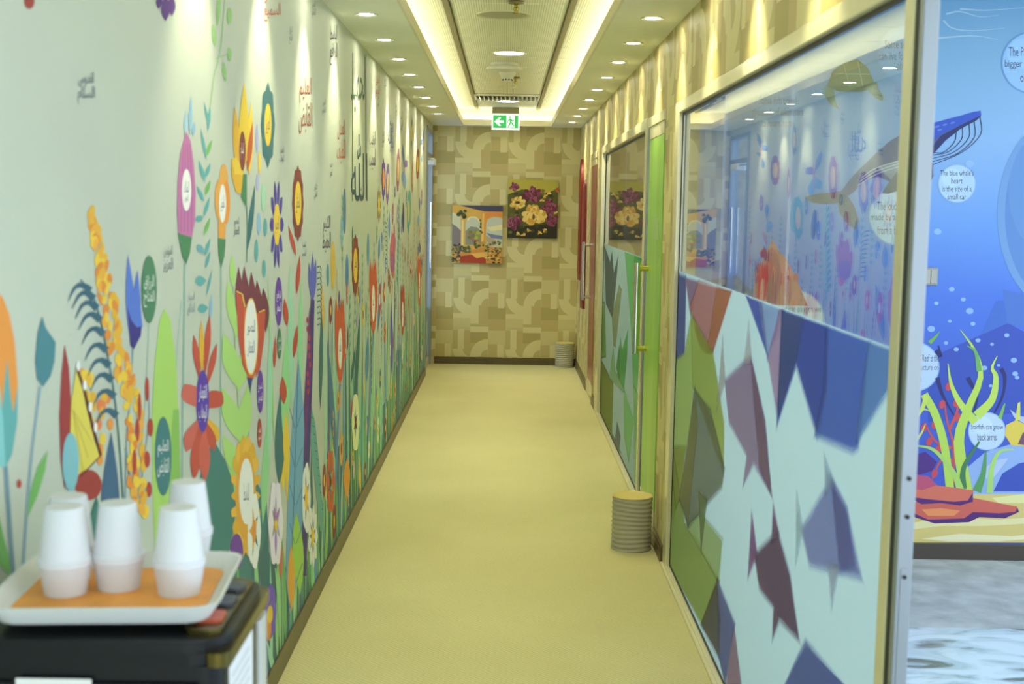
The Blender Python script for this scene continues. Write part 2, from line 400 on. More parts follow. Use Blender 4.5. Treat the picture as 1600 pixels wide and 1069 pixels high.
# ---- glazed partition on the right
def frame_rect(mb, y0, y1, z0, z1, wl, wr, wt, wb, x0=.775, x1=.845):
    mb.bbox((x0, y0, z0), (x1, y0+wl, z1), .003, 1); mb.bbox((x0, y1-wr, z0), (x1, y1, z1), .003, 1)
    mb.bbox((x0, y0+wl, z1-wt), (x1, y1-wr, z1), .003, 1)
    if wb: mb.bbox((x0, y0+wl, z0), (x1, y1-wr, z0+wb), .003, 1)
    return mb
def gasket(y0, y1, z0, z1, parent, t=.012):
    mb = MB(); x0, x1 = .8035, .8079
    mb.box((x0, y0, z0), (x1, y0+t, z1)).box((x0, y1-t, z0), (x1, y1, z1)).box((x0, y0, z1-t), (x1, y1, z1)).box((x0, y0, z0), (x1, y1, z0+t))
    mb.build('gasket', m_dark, parent)
win1 = struct('window_1', frame_rect(MB(), 2.55, 6.10, 0, 2.20, .06, .115, .052, .022, .785, .824), m_alu)
PANES1 = [(2.61, 3.72), (3.723, 4.86), (4.863, 5.985)]
PT = [(.001, 0), (.0008, .0003), (0, .0045)]     # each pane sits a hair differently
for i, (a, b) in enumerate(PANES1):
    o = MB().add([(x+d, y, z) for z in (.022, 2.148) for x, y, d in ((.808, a, PT[i][0]), (.816, a, PT[i][0]), (.816, b, PT[i][1]), (.808, b, PT[i][1]))],
        [(0, 1, 2, 3), (4, 7, 6, 5), (0, 4, 5, 1), (1, 5, 6, 2), (2, 6, 7, 3), (3, 7, 4, 0)]).build('pane', m_glass, win1)
gasket(2.61, 5.985, .022, 2.148, win1)
FILMZ = 1.425
def film_map(px, py, o): h = hit(px, py, 0, .8068); return (.8068-o, h.y, h.z)
film1 = Ink(lambda u, v, o: (.8070, u, v)); film1.p([(2.61, .022), (5.985, .022), (5.985, FILMZ), (2.61, FILMZ)], (192, 216, 216)); film1 = film1.build('frosted_film', win1, INKF)
def f6(pts): return [(1030+a/2.6725, 400+b/2.6725) for a, b in pts]
def f7(pts): return [(1030+a/2.8975, 700+b/2.8975) for a, b in pts]
FT = .02
def soft_shape(q, c, x, parent, d):
    if sum(q[i-1][0]*q[i][1]-q[i][0]*q[i-1][1] for i in range(len(q))) < 0: q = q[::-1]
    q = [p for i, p in enumerate(q) if math.dist(p, q[i-1]) > 1e-4]; n = len(q); N = []
    for i in range(n):
        a, b, e = Vector(q[i-1]), Vector(q[i]), Vector(q[(i+1) % n]); n1 = Vector(((b-a).y, -(b-a).x)).normalized(); n2 = Vector(((e-b).y, -(e-b).x)).normalized()
        m = n1+n2; m = m.normalized() if m.length > 1e-3 else n1; N.append(m*min(2.0, 1/max(m.dot(n1), .3)))
    v = [(x, q[i][0]-N[i].x*d*.4, q[i][1]-N[i].y*d*.4) for i in range(n)] + [(x, q[i][0]+N[i].x*d, q[i][1]+N[i].y*d) for i in range(n)]
    v = [(a, b, min(max(z, .023), FILMZ-.0005)) for a, b, z in v]
    me = bpy.data.meshes.new('film_shape'); me.from_pydata(v, [], [tuple(range(n))] + [(i, (i+1) % n, n+(i+1) % n, n+i) for i in range(n)]); me.update()
    at = me.attributes.new('Col', 'FLOAT_COLOR', 'POINT'); l = lin(c); at.data.foreach_set('color', [*l, 1]*n + [*l, 0]*n); me.materials.append(INKF)
    o = bpy.data.objects.new('film_shape', me); COL.objects.link(o); o.parent = parent
def film_piece(pts, c, lay, parent=film1, mp=film_map):
    # cut to the glass opening
    L = [mp(a, b, 0) for a, b in pts]; y0, y1 = (2.612, 5.983) if mp is film_map else (7.335, 10.555)
    q = clip([(h[1], h[2]) for h in L], (y0, .024, y1, FILMZ-.001))
    if q:
        soft_shape(q, tuple(v*1.1 for v in c), .8068-lay*12*STEP, parent, FT)
FL = [(f6([(40,60),(112,92),(106,410),(40,460)]), (84, 94, 160)), (f6([(110,95),(165,110),(130,240)]), (150, 120, 160)), (f6([(165,108),(300,150),(222,402),(172,385),(128,215)]), (190, 130, 140)),
      (f6([(240,130),(300,150),(222,402),(200,395)]), (196, 140, 128)), (f6([(40,455),(106,410),(135,240),(142,560),(130,700),(60,1100),(30,1100)]), (176, 192, 120)),
      (f6([(135,250),(225,410),(270,700),(268,900),(140,540)]), (166, 178, 100)), (f7([(20,0),(120,0),(95,220),(118,350),(180,440),(272,602),(200,810),(20,500)]), (152, 168, 100)),
      (f7([(180,290),(118,350),(270,605),(285,420)]), (170, 186, 140)), (f7([(60,0),(95,220),(75,270),(55,60)]), (150, 165, 105)),
      (f6([(145,560),(215,650),(272,890),(262,960),(200,1030),(120,1130),(85,1010),(130,720)]), (122, 132, 128)), (f6([(150,560),(160,700),(120,1120),(85,1010)]), (138, 146, 120)), (f7([(180,200),(215,240),(190,460)]), (120, 140, 120)),
      (f6([(265,350),(275,520),(240,640)]), (190, 185, 190)), (f6([(382,420),(442,700),(468,990),(395,860),(352,955),(368,830),(292,690),(275,525)]), (160, 136, 174)), (f6([(382,420),(442,700),(468,990),(420,880),(400,650)]), (146, 118, 162)), (f6([(375,290),(385,430),(355,440)]), (196, 196, 206)),
      (f6([(365,165),(430,190),(455,420)]), (84, 100, 190)), (f6([(420,185),(512,222),(490,330),(452,425)]), (150, 170, 218)), (f6([(505,215),(522,228),(515,500),(493,660),(456,425)]), (180, 150, 190)),
      (f6([(515,225),(705,285),(700,560),(660,742),(572,445),(493,702)]), (70, 86, 176)), (f6([(515,225),(600,250),(572,445),(500,660)]), (84, 106, 184)), (f6([(700,285),(880,335),(830,790),(808,806),(655,742),(690,560)]), (86, 112, 200)), (f6([(880,335),(990,375),(990,500),(825,775),(850,560)]), (108, 142, 206)),
      (f7([(782,150),(850,290),(912,582),(682,522),(648,372)]), (140, 146, 200)), (f7([(782,150),(850,290),(880,520),(820,545)]), (122, 128, 194)), (f7([(770,540),(812,540),(782,700)]), (178, 184, 206)), (f7([(752,55),(785,150),(756,190)]), (160, 176, 200)), (f7([(625,220),(650,370),(620,510)]), (176, 194, 208)),
      (f7([(537,385),(592,580),(632,862),(545,770),(515,857),(520,715),(455,630),(433,490)]), (104, 76, 116)), (f7([(518,270),(540,385),(512,410)]), (128, 86, 132)), (f7([(420,305),(443,480),(404,578)]), (138, 92, 150)),
      (f7([(265,603),(278,800),(272,945),(190,800)]), (86, 84, 94)), (f7([(265,603),(342,800),(318,960),(300,1075),(270,940)]), (94, 104, 164)), (f7([(340,815),(372,1075),(305,1075)]), (156, 122, 152)), (f7([(665,885),(840,1075),(570,1075)]), (84, 100, 170))]
for i, (p, c) in enumerate(FL): film_piece(p, c, .5+i*.09)
struct('trim_1', MB().bbox((.772, 2.5, 0), (.80, 6.1, .012), .003, 1), m_alu)      # floor strip under the glass
jamb = MB().bbox((.789, 2.505, 0), (.821, 2.532, 2.2), .003).build('jamb', m_silver, win1)
MB().box((.7875, 2.53, 0), (.817, 2.551, 2.2)).build('seam', m_dark, win1)
sp = MB().bbox((.797, 2.5035, .60), (.813, 2.506, 1.0), .001, 1).build('strike_plate', m_silver, jamb)
for p in ((1413, 748), (1412, 808), (1407, 902)):
    h = hit(*p, 1, 2.503); MB().lathe([(0, 0), (.004, 0), (.0045, .002)], n=10, cap0=False, cap1=False).build('screw', m_dark, jamb).matrix_world = Matrix.Translation((.805, 2.5032, h.z)) @ Matrix.Rotation(math.pi/2, 4, 'X')

win2 = struct('window_2', frame_rect(MB(), 7.255, 10.86, 0, 2.21, .08, .30, .06, .03), m_alu)
for a, b in ((7.335, 8.85), (8.853, 10.56)): MB().box((.808, a, .03), (.816, b, 2.15)).build('pane', m_glass2, win2)
gasket(7.335, 10.56, .03, 2.15, win2)
k = Ink(lambda u, v, o: (.8070, u, v)); k.p([(7.335, .03), (10.56, .03), (10.56, FILMZ), (7.335, FILMZ)], (176, 208, 206)); film2 = k.build('frosted_film', win2, INKF)
def f2(pts): return [(930+a/2.672, 380+b/2.672) for a, b in pts]
FP2 = [([(20,480),(75,590),(70,800),(120,900),(10,700),(10,420)], (122, 140, 62)), ([(10,260),(40,250),(45,470),(20,480),(10,700)], (110, 160, 90)), ([(125,40),(215,75),(165,720),(150,350)], (122, 196, 130)), ([(165,60),(215,80),(190,520),(170,400)], (100, 184, 110)),
       ([(38,10),(62,85),(70,40),(78,130),(96,55),(90,130),(72,310),(45,250)], (84, 104, 110)), ([(70,310),(100,180),(110,200),(85,430),(76,420)], (150, 160, 130)), ([(92,560),(105,400),(112,450),(136,370),(132,480),(120,610)], (90, 170, 110)), ([(88,520),(100,430),(102,560)], (84, 150, 96)),
       ([(60,560),(75,440),(85,540),(120,610),(118,620)], (140, 180, 150)), ([(120,610),(160,740),(140,910),(122,800)], (130, 196, 140)), ([(92,750),(105,810),(100,880),(82,830)], (92, 110, 124)), ([(160,600),(182,640),(176,1000),(165,990)], (150, 200, 150))]
for i, (p, c) in enumerate(FP2): film_piece(f2(p), c, .5+i*.09, film2, lambda a, b, o: (.8068, *hit(a, b, 0, .8068)[1:]))

# ---- doors on the right: green film door and red door, flush in the wall
def film_door(name, y0, y1, c, ztop, handle_y, hz, hm, railm):
    d = MB(); d.bbox((.785, y0, .15), (.80, y1, ztop), .002, 1); d = struct(name, d, c)
    for a, b in ((0.004, .15), (ztop, 2.15)): MB().bbox((.783, y0, a), (.806, y1, b), .002, 1).build('rail', railm, d)
    for ya, yb in ((y0-.012, y0), (y1, y1+.012)): MB().box((.79, ya, 0), (.806, yb, 2.15)).build('edge_seal', m_dark, d)
    MB().bbox((.778, y0-.02, 2.15), (.84, y1+.075, 2.205), .003, 1).build('head', m_alu, d)
    bx = .725
    h = MB().tube([(bx, handle_y, hz[0]-.03), (bx, handle_y, hz[1]+.03)], .0185, 16).build('handle', m_chrome, d, smooth=True)
    for z in hz: MB().tube([(bx, handle_y, z), (.7855, handle_y, z)], .016, 12).build('standoff', hm, h, smooth=True)
    return d
def two_tone(name, c0, c1, rough):
    t = NT(name); nz = t.node('ShaderNodeTexNoise'); nz.inputs['Scale'].default_value = 1.6; t.link(t.coords((1, 3, .5)), nz.inputs[0])
    r = t.node('ShaderNodeValToRGB'); r.color_ramp.elements[0].color = (*lin(c0), 1); r.color_ramp.elements[1].color = (*lin(c1), 1)
    r.color_ramp.elements[0].position = .35; r.color_ramp.elements[1].position = .65
    t.link(nz.outputs[0], r.inputs[0]); t.link(r.outputs[0], t.b.inputs['Base Color']); t.b.inputs['Roughness'].default_value = rough; return t.m
d2 = film_door('door_2', 6.515, 7.165, two_tone('green_film', (136, 196, 64), (164, 220, 96), .3), 2.085, 7.06, (.945, 1.385), m_brass, m_alu)
d3 = film_door('door_3', 11.31, 11.98, two_tone('red_film', (138, 66, 52), (160, 84, 64), .3), 2.09, 11.86, (.90, 1.375), m_chrome, m_alu)
MB().bbox((.778, 11.99, 0), (.84, 12.06, 2.15), .003, 1).build('jamb', m_alu, d3)
MB().bbox((.778, 7.18, 0), (.84, 7.255, 2.15), .003, 1).build('jamb', m_silver, d2)
MB().bbox((.7835, 6.62, 1.55), (.785, 6.86, 1.66), .001, 1).build('door_plate', mat('pale_green_plate', (168, 205, 130), .4), d2)

# ---- door to the outside, left at the far end
m_blueglass = glass_mat('tinted_glass', tint=(.92, .97, 1.0))
d1 = struct('door_1', MB().bbox((-.87, 12.9, 0), (-.782, 12.985, 2.5), .003, 1).bbox((-.87, 13.93, 0), (-.79, YF, 2.5), .003, 1).bbox((-.87, 12.985, 2.2), (-.79, 13.93, 2.25), .003, 1).bbox((-.87, 12.985, 2.46), (-.79, 13.93, 2.5), .003, 1), m_silver)
MB().box((-.84, 12.99, .08), (-.83, 13.925, 2.19)).build('pane', m_blueglass, d1)
MB().box((-.84, 12.99, 2.25), (-.83, 13.925, 2.46)).build('transom_pane', m_blueglass, d1)
MB().bbox((-.86, 12.99, 0), (-.81, 13.925, .08), .002, 1).build('bottom_rail', m_alu, d1)
MB().bbox((-.82, 13.25, 2.13), (-.735, 13.62, 2.195), .006).build('door_closer', m_white, d1)
MB().bbox((-.80, 13.0, 2.165), (-.75, 13.25, 2.18), .004).build('closer_arm', m_chrome, d1)
k = Ink(lambda u, v, o: (-.8295+o, u, v), 1)
for q, c in (([(12.99,.08),(13.925,.08),(13.925,.62),(12.99,.55)], (150, 165, 90)), ([(13.2,.08),(13.925,.08),(13.6,.42)], (160, 80, 70)), ([(13.3,.58),(13.6,.3),(13.925,.62)], (80, 150, 60)), ([(12.99,.3),(13.2,.6),(12.99,.9)], (90, 130, 170))): k.p(q, c)
k.build('film_shape', d1, INKF)
MB().tube([(-.79, 13.78, 1.05), (-.79, 13.78, 1.75)], .014, 12).build('handle', m_chrome, d1, smooth=True)
struct('floor_outside', MB().box((-6, 10, -.1), (-.9, 18, -.01)), mat('terrace_paving', (150, 170, 200), .8))
struct('wall_outside', MB().box((-3.2, 10, -.01), (-3.0, 18, 1.0)), mat('blue_parapet', (140, 182, 240), .7))

# ---- ocean room on the right
m_grey = mat('grey_carpet', (168, 176, 178), .95, noise=.22, nscale=7, bump=.8, bscale=250)
struct('floor_room', MB().box((.83, -1.5, -.1), (4.6, 6.37, 0)), m_grey)
croom = struct('ceiling_room', MB().box((.9, -1.5, 2.735), (4.6, 6.37, 2.85)), m_soffit)
def ocean_mat():
    t = NT('ocean_print'); tc = t.node('ShaderNodeTexCoord'); sx = t.node('ShaderNodeSeparateXYZ'); t.link(tc.outputs['Object'], sx.inputs[0])
    nz = t.node('ShaderNodeTexNoise'); nz.inputs['Scale'].default_value = 1.2; t.link(tc.outputs['Object'], nz.inputs[0])
    zz = t.math('ADD', sx.outputs[2], t.math('MULTIPLY', t.math('SUBTRACT', nz.outputs[0], .5), .25))
    v = t.math('DIVIDE', zz, 2.75); r = t.node('ShaderNodeValToRGB'); cr = r.color_ramp
    stops = [(.0, (54, 78, 180)), (.3, (52, 84, 192)), (.47, (60, 106, 206)), (.6, (90, 140, 214)), (.75, (124, 166, 212)), (.9, (114, 160, 198)), (1, (92, 146, 190))]
    cr.elements[0].position = 0; cr.elements[0].color = (*lin(stops[0][1]), 1); cr.elements[1].position = 1; cr.elements[1].color = (*lin(stops[-1][1]), 1)
    for p, c in stops[1:-1]: e = cr.elements.new(p); e.color = (*lin(c), 1)
    t.link(v, r.inputs[0]); t.link(r.outputs[0], t.b.inputs['Base Color']); t.b.inputs['Roughness'].default_value = .45; return t.m
YM = 6.27
wall_ocean = struct('wall_ocean', MB().box((.9, YM, 0), (4.6, YM+.1, 2.735)), ocean_mat())
struct('baseboard_ocean', MB().bbox((.9, YM-.014, 0), (4.6, YM, .082), .003), mat('dark_skirting', (70, 62, 54), .4))
m_beige = mat('beige_plaster', (190, 182, 150), .7)
struct('wall_room_far', MB().box((.9, 11.1, 0), (3.2, 11.2, 2.8)), m_beige)
struct('wall_room_side', MB().box((3.1, 6.37, 0), (3.2, 11.1, 2.8)), m_beige)
struct('floor_room_far', MB().box((.83, 6.37, -.1), (3.2, 14.1, -.001)), m_grey)
croom2 = struct('ceiling_room_far', MB().box((.9, 6.37, 2.735), (3.2, 14.1, 2.85)), m_soffit)

for par, pts in ((croom, ((1.6, 3.2), (1.6, 5.0), (3.2, 3.2), (3.2, 5.0), (1.6, 1.4), (3.2, 1.4))), (croom2, ((1.5, 7.4), (1.5, 8.6), (1.5, 9.8), (2.5, 7.4), (2.5, 8.6), (2.5, 9.8)))):
    for x, y in pts: MB().bbox((x-.3, y-.3, 2.722), (x+.3, y+.3, 2.7345), .003, 1).build('fill_light_panel', m_fill, par)  # unseen glowing panels, added to send more light through the window film

# ================================================================ flower mural on the left wall (flat print)
random.seed(7)
def L_(px, py, o): h = hit(px, py, 0, XL); return (XL+.0003+o, h.y, h.z)              # traced in the photo's direct view
def G_(px, py, o):                                                                       # traced in the glass reflection
    d = ray(px, py); t = (2*.808-XL)/d.x; return (XL+.0003+o, t*d.y, EYE+t*d.z)
def W_(u, v, o): return (XL+.0003+o, u, v)                                               # wall metres
Ink.gain = 1.12
YEL, GOLD, ORG, RED, MAR = (236, 200, 70), (226, 176, 60), (228, 150, 70), (196, 84, 70), (128, 58, 62)
PUR, VIO, NAV, BLU, SKY = (96, 64, 160), (110, 84, 190), (62, 66, 130), (88, 120, 206), (140, 186, 214)
TEAL, DTEAL, SLATE, LIME, GRN, DGRN, MINT = (98, 168, 168), (62, 112, 118), (116, 146, 160), (168, 208, 112), (118, 180, 100), (76, 132, 92), (160, 212, 180)
PINK, WHT, LAV, INKD = (190, 116, 166), (240, 242, 232), (204, 190, 226), (66, 84, 112)
_ni = [0]
def nm():
    _ni[0] += 1; return NAMES[_ni[0] % len(NAMES)]
def mk(layer=0, mp=L_): return Ink(mp, layer)
def letter(cx, cy, w_, h_, c=INKD, mp=L_, two=True):
    k = mk(3, mp)
    if two and h_ > 14: k.t(nm(), cx, cy-h_*.26, w_*.9, h_*.42, c).t(nm(), cx, cy+h_*.2, w_, h_*.52, c)
    else: k.t(nm(), cx, cy, w_, h_, c)
    k.build('printed_lettering', wall_left)
def flower(cx, cy, rx, ry, n, pc, cc, cr=.42, layer=4, mp=L_, pw=.3, txt=None, alt=None, name='printed_flower', rot=0):
    k = mk(layer, mp)
    for i in range(n):
        a = 2*math.pi*i/n + rot; x, y = math.cos(a), math.sin(a)
        b = (cx+rx*.2*x, cy+ry*.2*y); t = (cx+rx*x, cy+ry*y)
        # petal in unit-circle space
        P = []
        for u, q in [(j/7, pw*math.sin(math.pi*(j/7)**1.5)) for j in range(8)]: P.append((.2+.8*u, q))
        P = P + [(u, -q) for u, q in P[-2:0:-1]]
        k.p([(cx+rx*(u*x-q*y), cy+ry*(u*y+q*x)) for u, q in P], alt if (alt and i % 2) else pc)
    if cc: k.e(cx, cy, rx*cr, ry*cr, cc)
    if txt: k.t(nm(), cx, cy, rx*cr*1.2, ry*cr*.9, txt)
    k.build(name, wall_left)
def oval(cx, cy, rx, ry, c, tc=WHT, layer=5, mp=L_, h=.75):
    k = mk(layer, mp).e(cx, cy, rx, ry, c).t(nm(), cx, cy-ry*.2, rx*1.3, ry*.45, tc).t(nm(), cx, cy+ry*.28, rx*1.4, ry*.5, tc); k.build('printed_name_oval', wall_left)
def stem(pts, w_, c, layer=1, mp=L_, w1=None): mk(layer, mp).curve(pts, w_, c, w1).build('printed_stem', wall_left)
def leaf(b, t, w_, c, layer=2, mp=L_, vein=None, bulge=.45):
    k = mk(layer, mp).leaf(b, t, w_, c, bulge)
    if vein: k.s([b, t], max(w_*.12, .0008 if mp is W_ else .5), vein)
    k.build('printed_leaf', wall_left)
def poly(pts, c, layer=2, mp=L_, name='printed_leaf'): mk(layer, mp).p(pts, c).build(name, wall_left)

# ---- upper left: tips of motifs, vine, lettering
k = mk(3); k.e(45, 2, 8, 12, (158, 66, 56)); k.build('printed_petal', wall_left)
k = mk(3)
for b, t, w_ in (((250, -14), (247, 14), 5), ((258, -14), (258, 33), 7), ((267, -14), (268, 25), 6)): k.leaf(b, t, w_, (92, 56, 130), .6)
k.build('printed_petal', wall_left)
k = mk(2).curve([(352, -20), (345, 70), (334, 120), (328, 168)], 1.6, (150, 190, 140))
for x, y, rx, ry, r in ((341, 15, 3, 25, 4), (358, 25, 4, 13, 0), (334, 55, 3, 17, -6), (358, 85, 3.4, 11, 0), (350, 112, 2.8, 15, -6)): k.e(x, y, rx, ry, (146, 192, 122), r)
k.s([(336, 92), (356, 84)], 1.2, (150, 190, 140)); k.build('printed_vine', wall_left)
for a in ((134, 138, 27, 54, (96, 110, 120)), (262, 405, 16, 46, (120, 130, 138)), (298, 475, 12, 40, (150, 160, 170)), (369, 355, 9, 34, INKD), (440, 243, 7, 28, (104, 116, 120)), (454, 55, 5, 30, (104, 116, 130)),
          (477, 166, 21, 94, (150, 74, 60)), (521, 71, 12, 68, (60, 62, 84)), (425, 8, 26, 56, (192, 92, 64)), (490, 15, 6, 30, (104, 116, 130)), (533, 222, 13, 74, (186, 92, 66)), (506, 168, 6, 28, (96, 110, 126)),
          (517, 266, 4, 25, INKD), (493, 300, 5, 26, INKD), (510, 366, 13, 62, (72, 58, 100)), (475, 390, 6, 28, INKD), (590, 136, 6, 40, (186, 92, 66)), (582, 236, 10, 66, (76, 60, 104)), (602, 130, 3, 18, INKD), (564, 300, 4, 20, INKD), (599, 215, 3, 22, INKD), (612, 215, 6, 50, (110, 110, 180)), (619, 170, 2, 16, INKD), (628, 195, 3, 14, (120, 110, 60))):
    letter(a[0], a[1], a[2], a[3], a[4])
mk(3).t('\ufdf2', 561, 262, 26, 105, (58, 84, 96)).t(nm(), 560, 130, 24, 90, (70, 92, 80)).s([(551, 82), (550, 315)], 1.6, (84, 110, 96), .8).s([(571, 90), (572, 310)], 1.8, (58, 84, 90), .8).build('printed_calligraphy', wall_left)

# ---- tall motifs of the near wall
k = mk(4)
k.leaf((296, 210), (298, 150), 2.6, SKY).leaf((289, 212), (290, 172), 2.6, (160, 198, 220)).leaf((301, 212), (303, 190), 2.6, SKY)
k.p([(290, 205), (297, 220), (302, 255), (305, 300), (304, 345), (299, 372), (289, 370), (278, 365), (276, 330), (277, 285), (281, 240)], PINK)
for x in (283, 288, 293.5, 299): k.s([(x*.6+290*.4, 225), (x, 290), (x-1, 362)], 1.1, (168, 92, 148))
k.p([(277, 364), (299, 371), (296, 395), (290, 413), (284, 400)], DGRN).e(290.5, 297, 7.4, 33, WHT).t(nm(), 290.5, 292, 8, 18, INKD).t(nm(), 290.5, 310, 6, 14, INKD); k.build('printed_bud_flower', wall_left)
stem([(288, 412), (287, 520), (285, 640), (284, 760)], 2.6, (140, 178, 166)); stem([(283, 470), (274, 600), (280, 760)], 1.8, (164, 196, 178))
k = mk(2)
for b, t, w_, c in (((327, 200), (318, 158), 2, TEAL), ((324, 205), (328, 165), 2.6, TEAL), ((322, 250), (313, 200), 2.4, TEAL), ((321, 245), (331, 218), 3, GRN), ((320, 285), (310, 250), 3, TEAL), ((320, 278), (328, 255), 3.2, TEAL), ((318, 315), (307, 290), 3, TEAL), ((320, 305), (328, 282), 3.2, GRN), ((318, 338), (327, 308), 3, TEAL), ((318, 368), (328, 340), 3, GRN), ((305, 345), (317, 338), 5, TEAL), ((319, 400), (328, 372), 3, TEAL), ((307, 382), (318, 396), 5, (110, 166, 176)), ((320, 420), (328, 392), 2.6, TEAL), ((304, 440), (322, 438), 8, TEAL), ((322, 462), (331, 420), 2, TEAL), ((308, 484), (325, 480), 7, TEAL), ((328, 500), (330, 458), 2.4, SKY)):
    k.leaf(b, t, w_, c)
k.build('printed_leaf_vine', wall_left)
k = mk(4)     # large yellow bloom
k.leaf((372, 270), (366, 165), 6, GOLD).leaf((389, 275), (392, 158), 5, YEL).leaf((380, 270), (381, 128), 8, (224, 192, 66)).leaf((386, 268), (394, 190), 4, (190, 90, 56))
k.p([(361, 248), (371, 258), (381, 272), (380, 290), (375, 303), (368, 300), (361, 275)], GOLD).p([(361, 248), (368, 246), (378, 262), (380, 274), (366, 272)], YEL).p([(379, 272), (385, 272), (385, 325), (376, 308)], DGRN)
k.e(378, 236, 5, 31, MAR).t(nm(), 378, 236, 5, 26, WHT); k.build('printed_bloom', wall_left)
stem([(385, 322), (386, 360), (385, 410)], 1.8, (100, 140, 120)); leaf((386, 392), (398, 288), 4, DTEAL)
for a in ((401, 216, 2, 22, (170, 170, 220)), (405, 254, 2.2, 17, YEL), (402, 285, 2.6, 13, (176, 180, 220)), (411, 308, 3, 22, MINT), (404, 350, 3, 18, SKY), (414, 355, 3, 14, TEAL), (400, 392, 3, 18, TEAL), (412, 420, 3, 14, TEAL)): mk(3).e(*a).build('printed_petal', wall_left)
k = mk(4).e(349, 280, 6.5, 24, (226, 168, 84)).e(342, 312, 7, 32, (226, 164, 80)).e(353, 316, 6, 34, ORG).e(346, 358, 6, 22, (226, 160, 76)).p([(340, 372), (352, 374), (350, 400), (345, 418), (341, 400)], DGRN).e(347, 318, 5.4, 30, WHT).t(nm(), 347, 318, 6, 26, INKD); k.build('printed_orange_flower', wall_left)
stem([(345, 415), (345, 520), (344, 640), (344, 720)], 2.2, (140, 178, 166))
flower(418, 195, 11, 67, 8, DTEAL, YEL, .5, txt=INKD, pw=.36); flower(432, 351, 11, 72, 10, (84, 66, 160), YEL, .46, txt=INKD, pw=.16); flower(465, 318, 9, 60, 12, (130, 62, 58), YEL, .58, txt=INKD, pw=.34)
k = mk(4)     # red tulip with white name oval
for x, t in ((372, 417), (381, 416), (392, 425), (401, 438), (411, 450)): k.leaf((x+4, 520), (x, t), 7, (122, 60, 76), .5)
k.p([(368, 455), (377, 462), (382, 490), (388, 592), (378, 570), (371, 520)], RED).p([(414, 484), (404, 490), (399, 590), (406, 575), (412, 530)], RED).s([(369, 455), (378, 460), (382, 480)], 2, YEL).s([(413, 484), (404, 488)], 2, YEL)
k.p([(380, 480), (404, 490), (402, 570), (395, 593), (386, 590), (380, 560)], (206, 100, 62)).e(391.5, 526, 11, 61, (236, 196, 90)).e(391.5, 526, 10, 58, WHT).t(nm(), 391.5, 512, 13, 26, INKD).t(nm(), 391.5, 545, 11, 26, INKD).p([(386, 590), (394, 591), (390, 614)], NAV); k.build('printed_tulip', wall_left)
stem([(390, 608), (388, 650), (386, 720)], 4, (130, 184, 168))
k = mk(2)     # lime leaf plant
k.curve([(363, 400), (366, 520), (372, 640), (378, 770)], 1.5, (150, 190, 110))
for b, t, w_ in (((364, 450), (362, 398), 5), ((368, 520), (355, 438), 8), ((368, 530), (373, 450), 6), ((371, 605), (349, 520), 13), ((372, 610), (384, 540), 10), ((376, 690), (346, 605), 14), ((376, 700), (388, 600), 11), ((380, 750), (348, 680), 13), ((381, 780), (352, 730), 11)): k.leaf(b, t, w_, (172, 212, 124))
k.build('printed_leaf_plant', wall_left)
k = mk(4)     # red daisy with purple oval
for b, t, w_, c in (((312, 600), (302, 523), 5, RED), ((315, 600), (314, 500), 4, GOLD), ((318, 600), (327, 492), 5, RED), ((321, 610), (338, 537), 5, RED), ((312, 640), (287, 600), 15, (206, 104, 94)), ((320, 640), (346, 612), 15, RED), ((312, 650), (290, 706), 12, (206, 104, 94)), ((322, 650), (340, 690), 9, GOLD), ((320, 655), (334, 705), 8, RED), ((312, 655), (302, 752), 9, RED), ((318, 655), (319, 754), 9, (206, 96, 88))): k.leaf(b, t, w_, c, .6)
k.e(316, 627, 10, 49, (92, 62, 168)).t(nm(), 316, 615, 13, 28, WHT).t(nm(), 316, 646, 13, 28, WHT); k.build('printed_daisy', wall_left)
k = mk(3)     # yellow blossom spike
pth = spline([(143, 338), (152, 385), (162, 440), (176, 510), (192, 580), (206, 640), (212, 720), (215, 800)], 42)
for i, (x, y) in enumerate(pth):
    wd = 6+10*min(1, i/14)
    for q in range(4): k.e(x+random.uniform(-wd, wd)*.75, y+random.uniform(-7, 7), random.uniform(3, 6), random.uniform(7, 12), random.choice((GOLD, YEL, (232, 170, 70), (222, 140, 60))), random.uniform(-20, 20), 10)
k.build('printed_blossom_spike', wall_left)
k = mk(4)     # teal fern
sp_ = spline([(125, 437), (143, 460), (156, 500), (168, 560), (178, 620), (186, 700), (192, 790)], 30); k.s(sp_, 2.4, DTEAL)
for i, (x, y) in enumerate(sp_[4:24:2]): k.curve([(x, y), (x-12, y-9), (x-24, y-4), (x-34, y+16)], 12, (60, 100, 118), .8, 6)
k.build('printed_fern', wall_left)
k = mk(4).leaf((207, 545), (199, 398), 7, BLU).leaf((210, 540), (214, 422), 7, BLU).p([(198, 480), (204, 500), (213, 512), (221, 508), (219, 525), (208, 546), (203, 540)], (64, 54, 130)).p([(197, 440), (205, 470), (218, 470), (222, 512), (212, 508), (204, 495), (199, 480)], BLU); k.build('printed_tulip', wall_left)
stem([(207, 545), (203, 620), (197, 690), (195, 780)], 2.2, SLATE)
oval(232, 452, 12, 53, (76, 128, 96)); stem([(232, 505), (228, 600), (215, 780)], 1, (140, 178, 166))
poly([(257, 482), (266, 500), (274, 560), (278, 640), (280, 720), (282, 800), (272, 880), (242, 880), (238, 760), (237, 640), (242, 560), (249, 500)], (170, 208, 108), 2)
poly([(270, 640), (279, 640), (282, 800), (268, 860), (262, 740)], (140, 188, 96), 3); oval(254, 713, 13, 62, (66, 122, 128))
for a in ((229, 608, 3, 19), (217, 636, 3, 22), (234, 668, 4.5, 14), (214, 672, 3.2, 18), (229, 718, 4.6, 13), (209, 722, 3.4, 20), (232, 765, 4.4, 12)): mk(4).e(*a, (176, 66, 58)).build('printed_berry', wall_left)
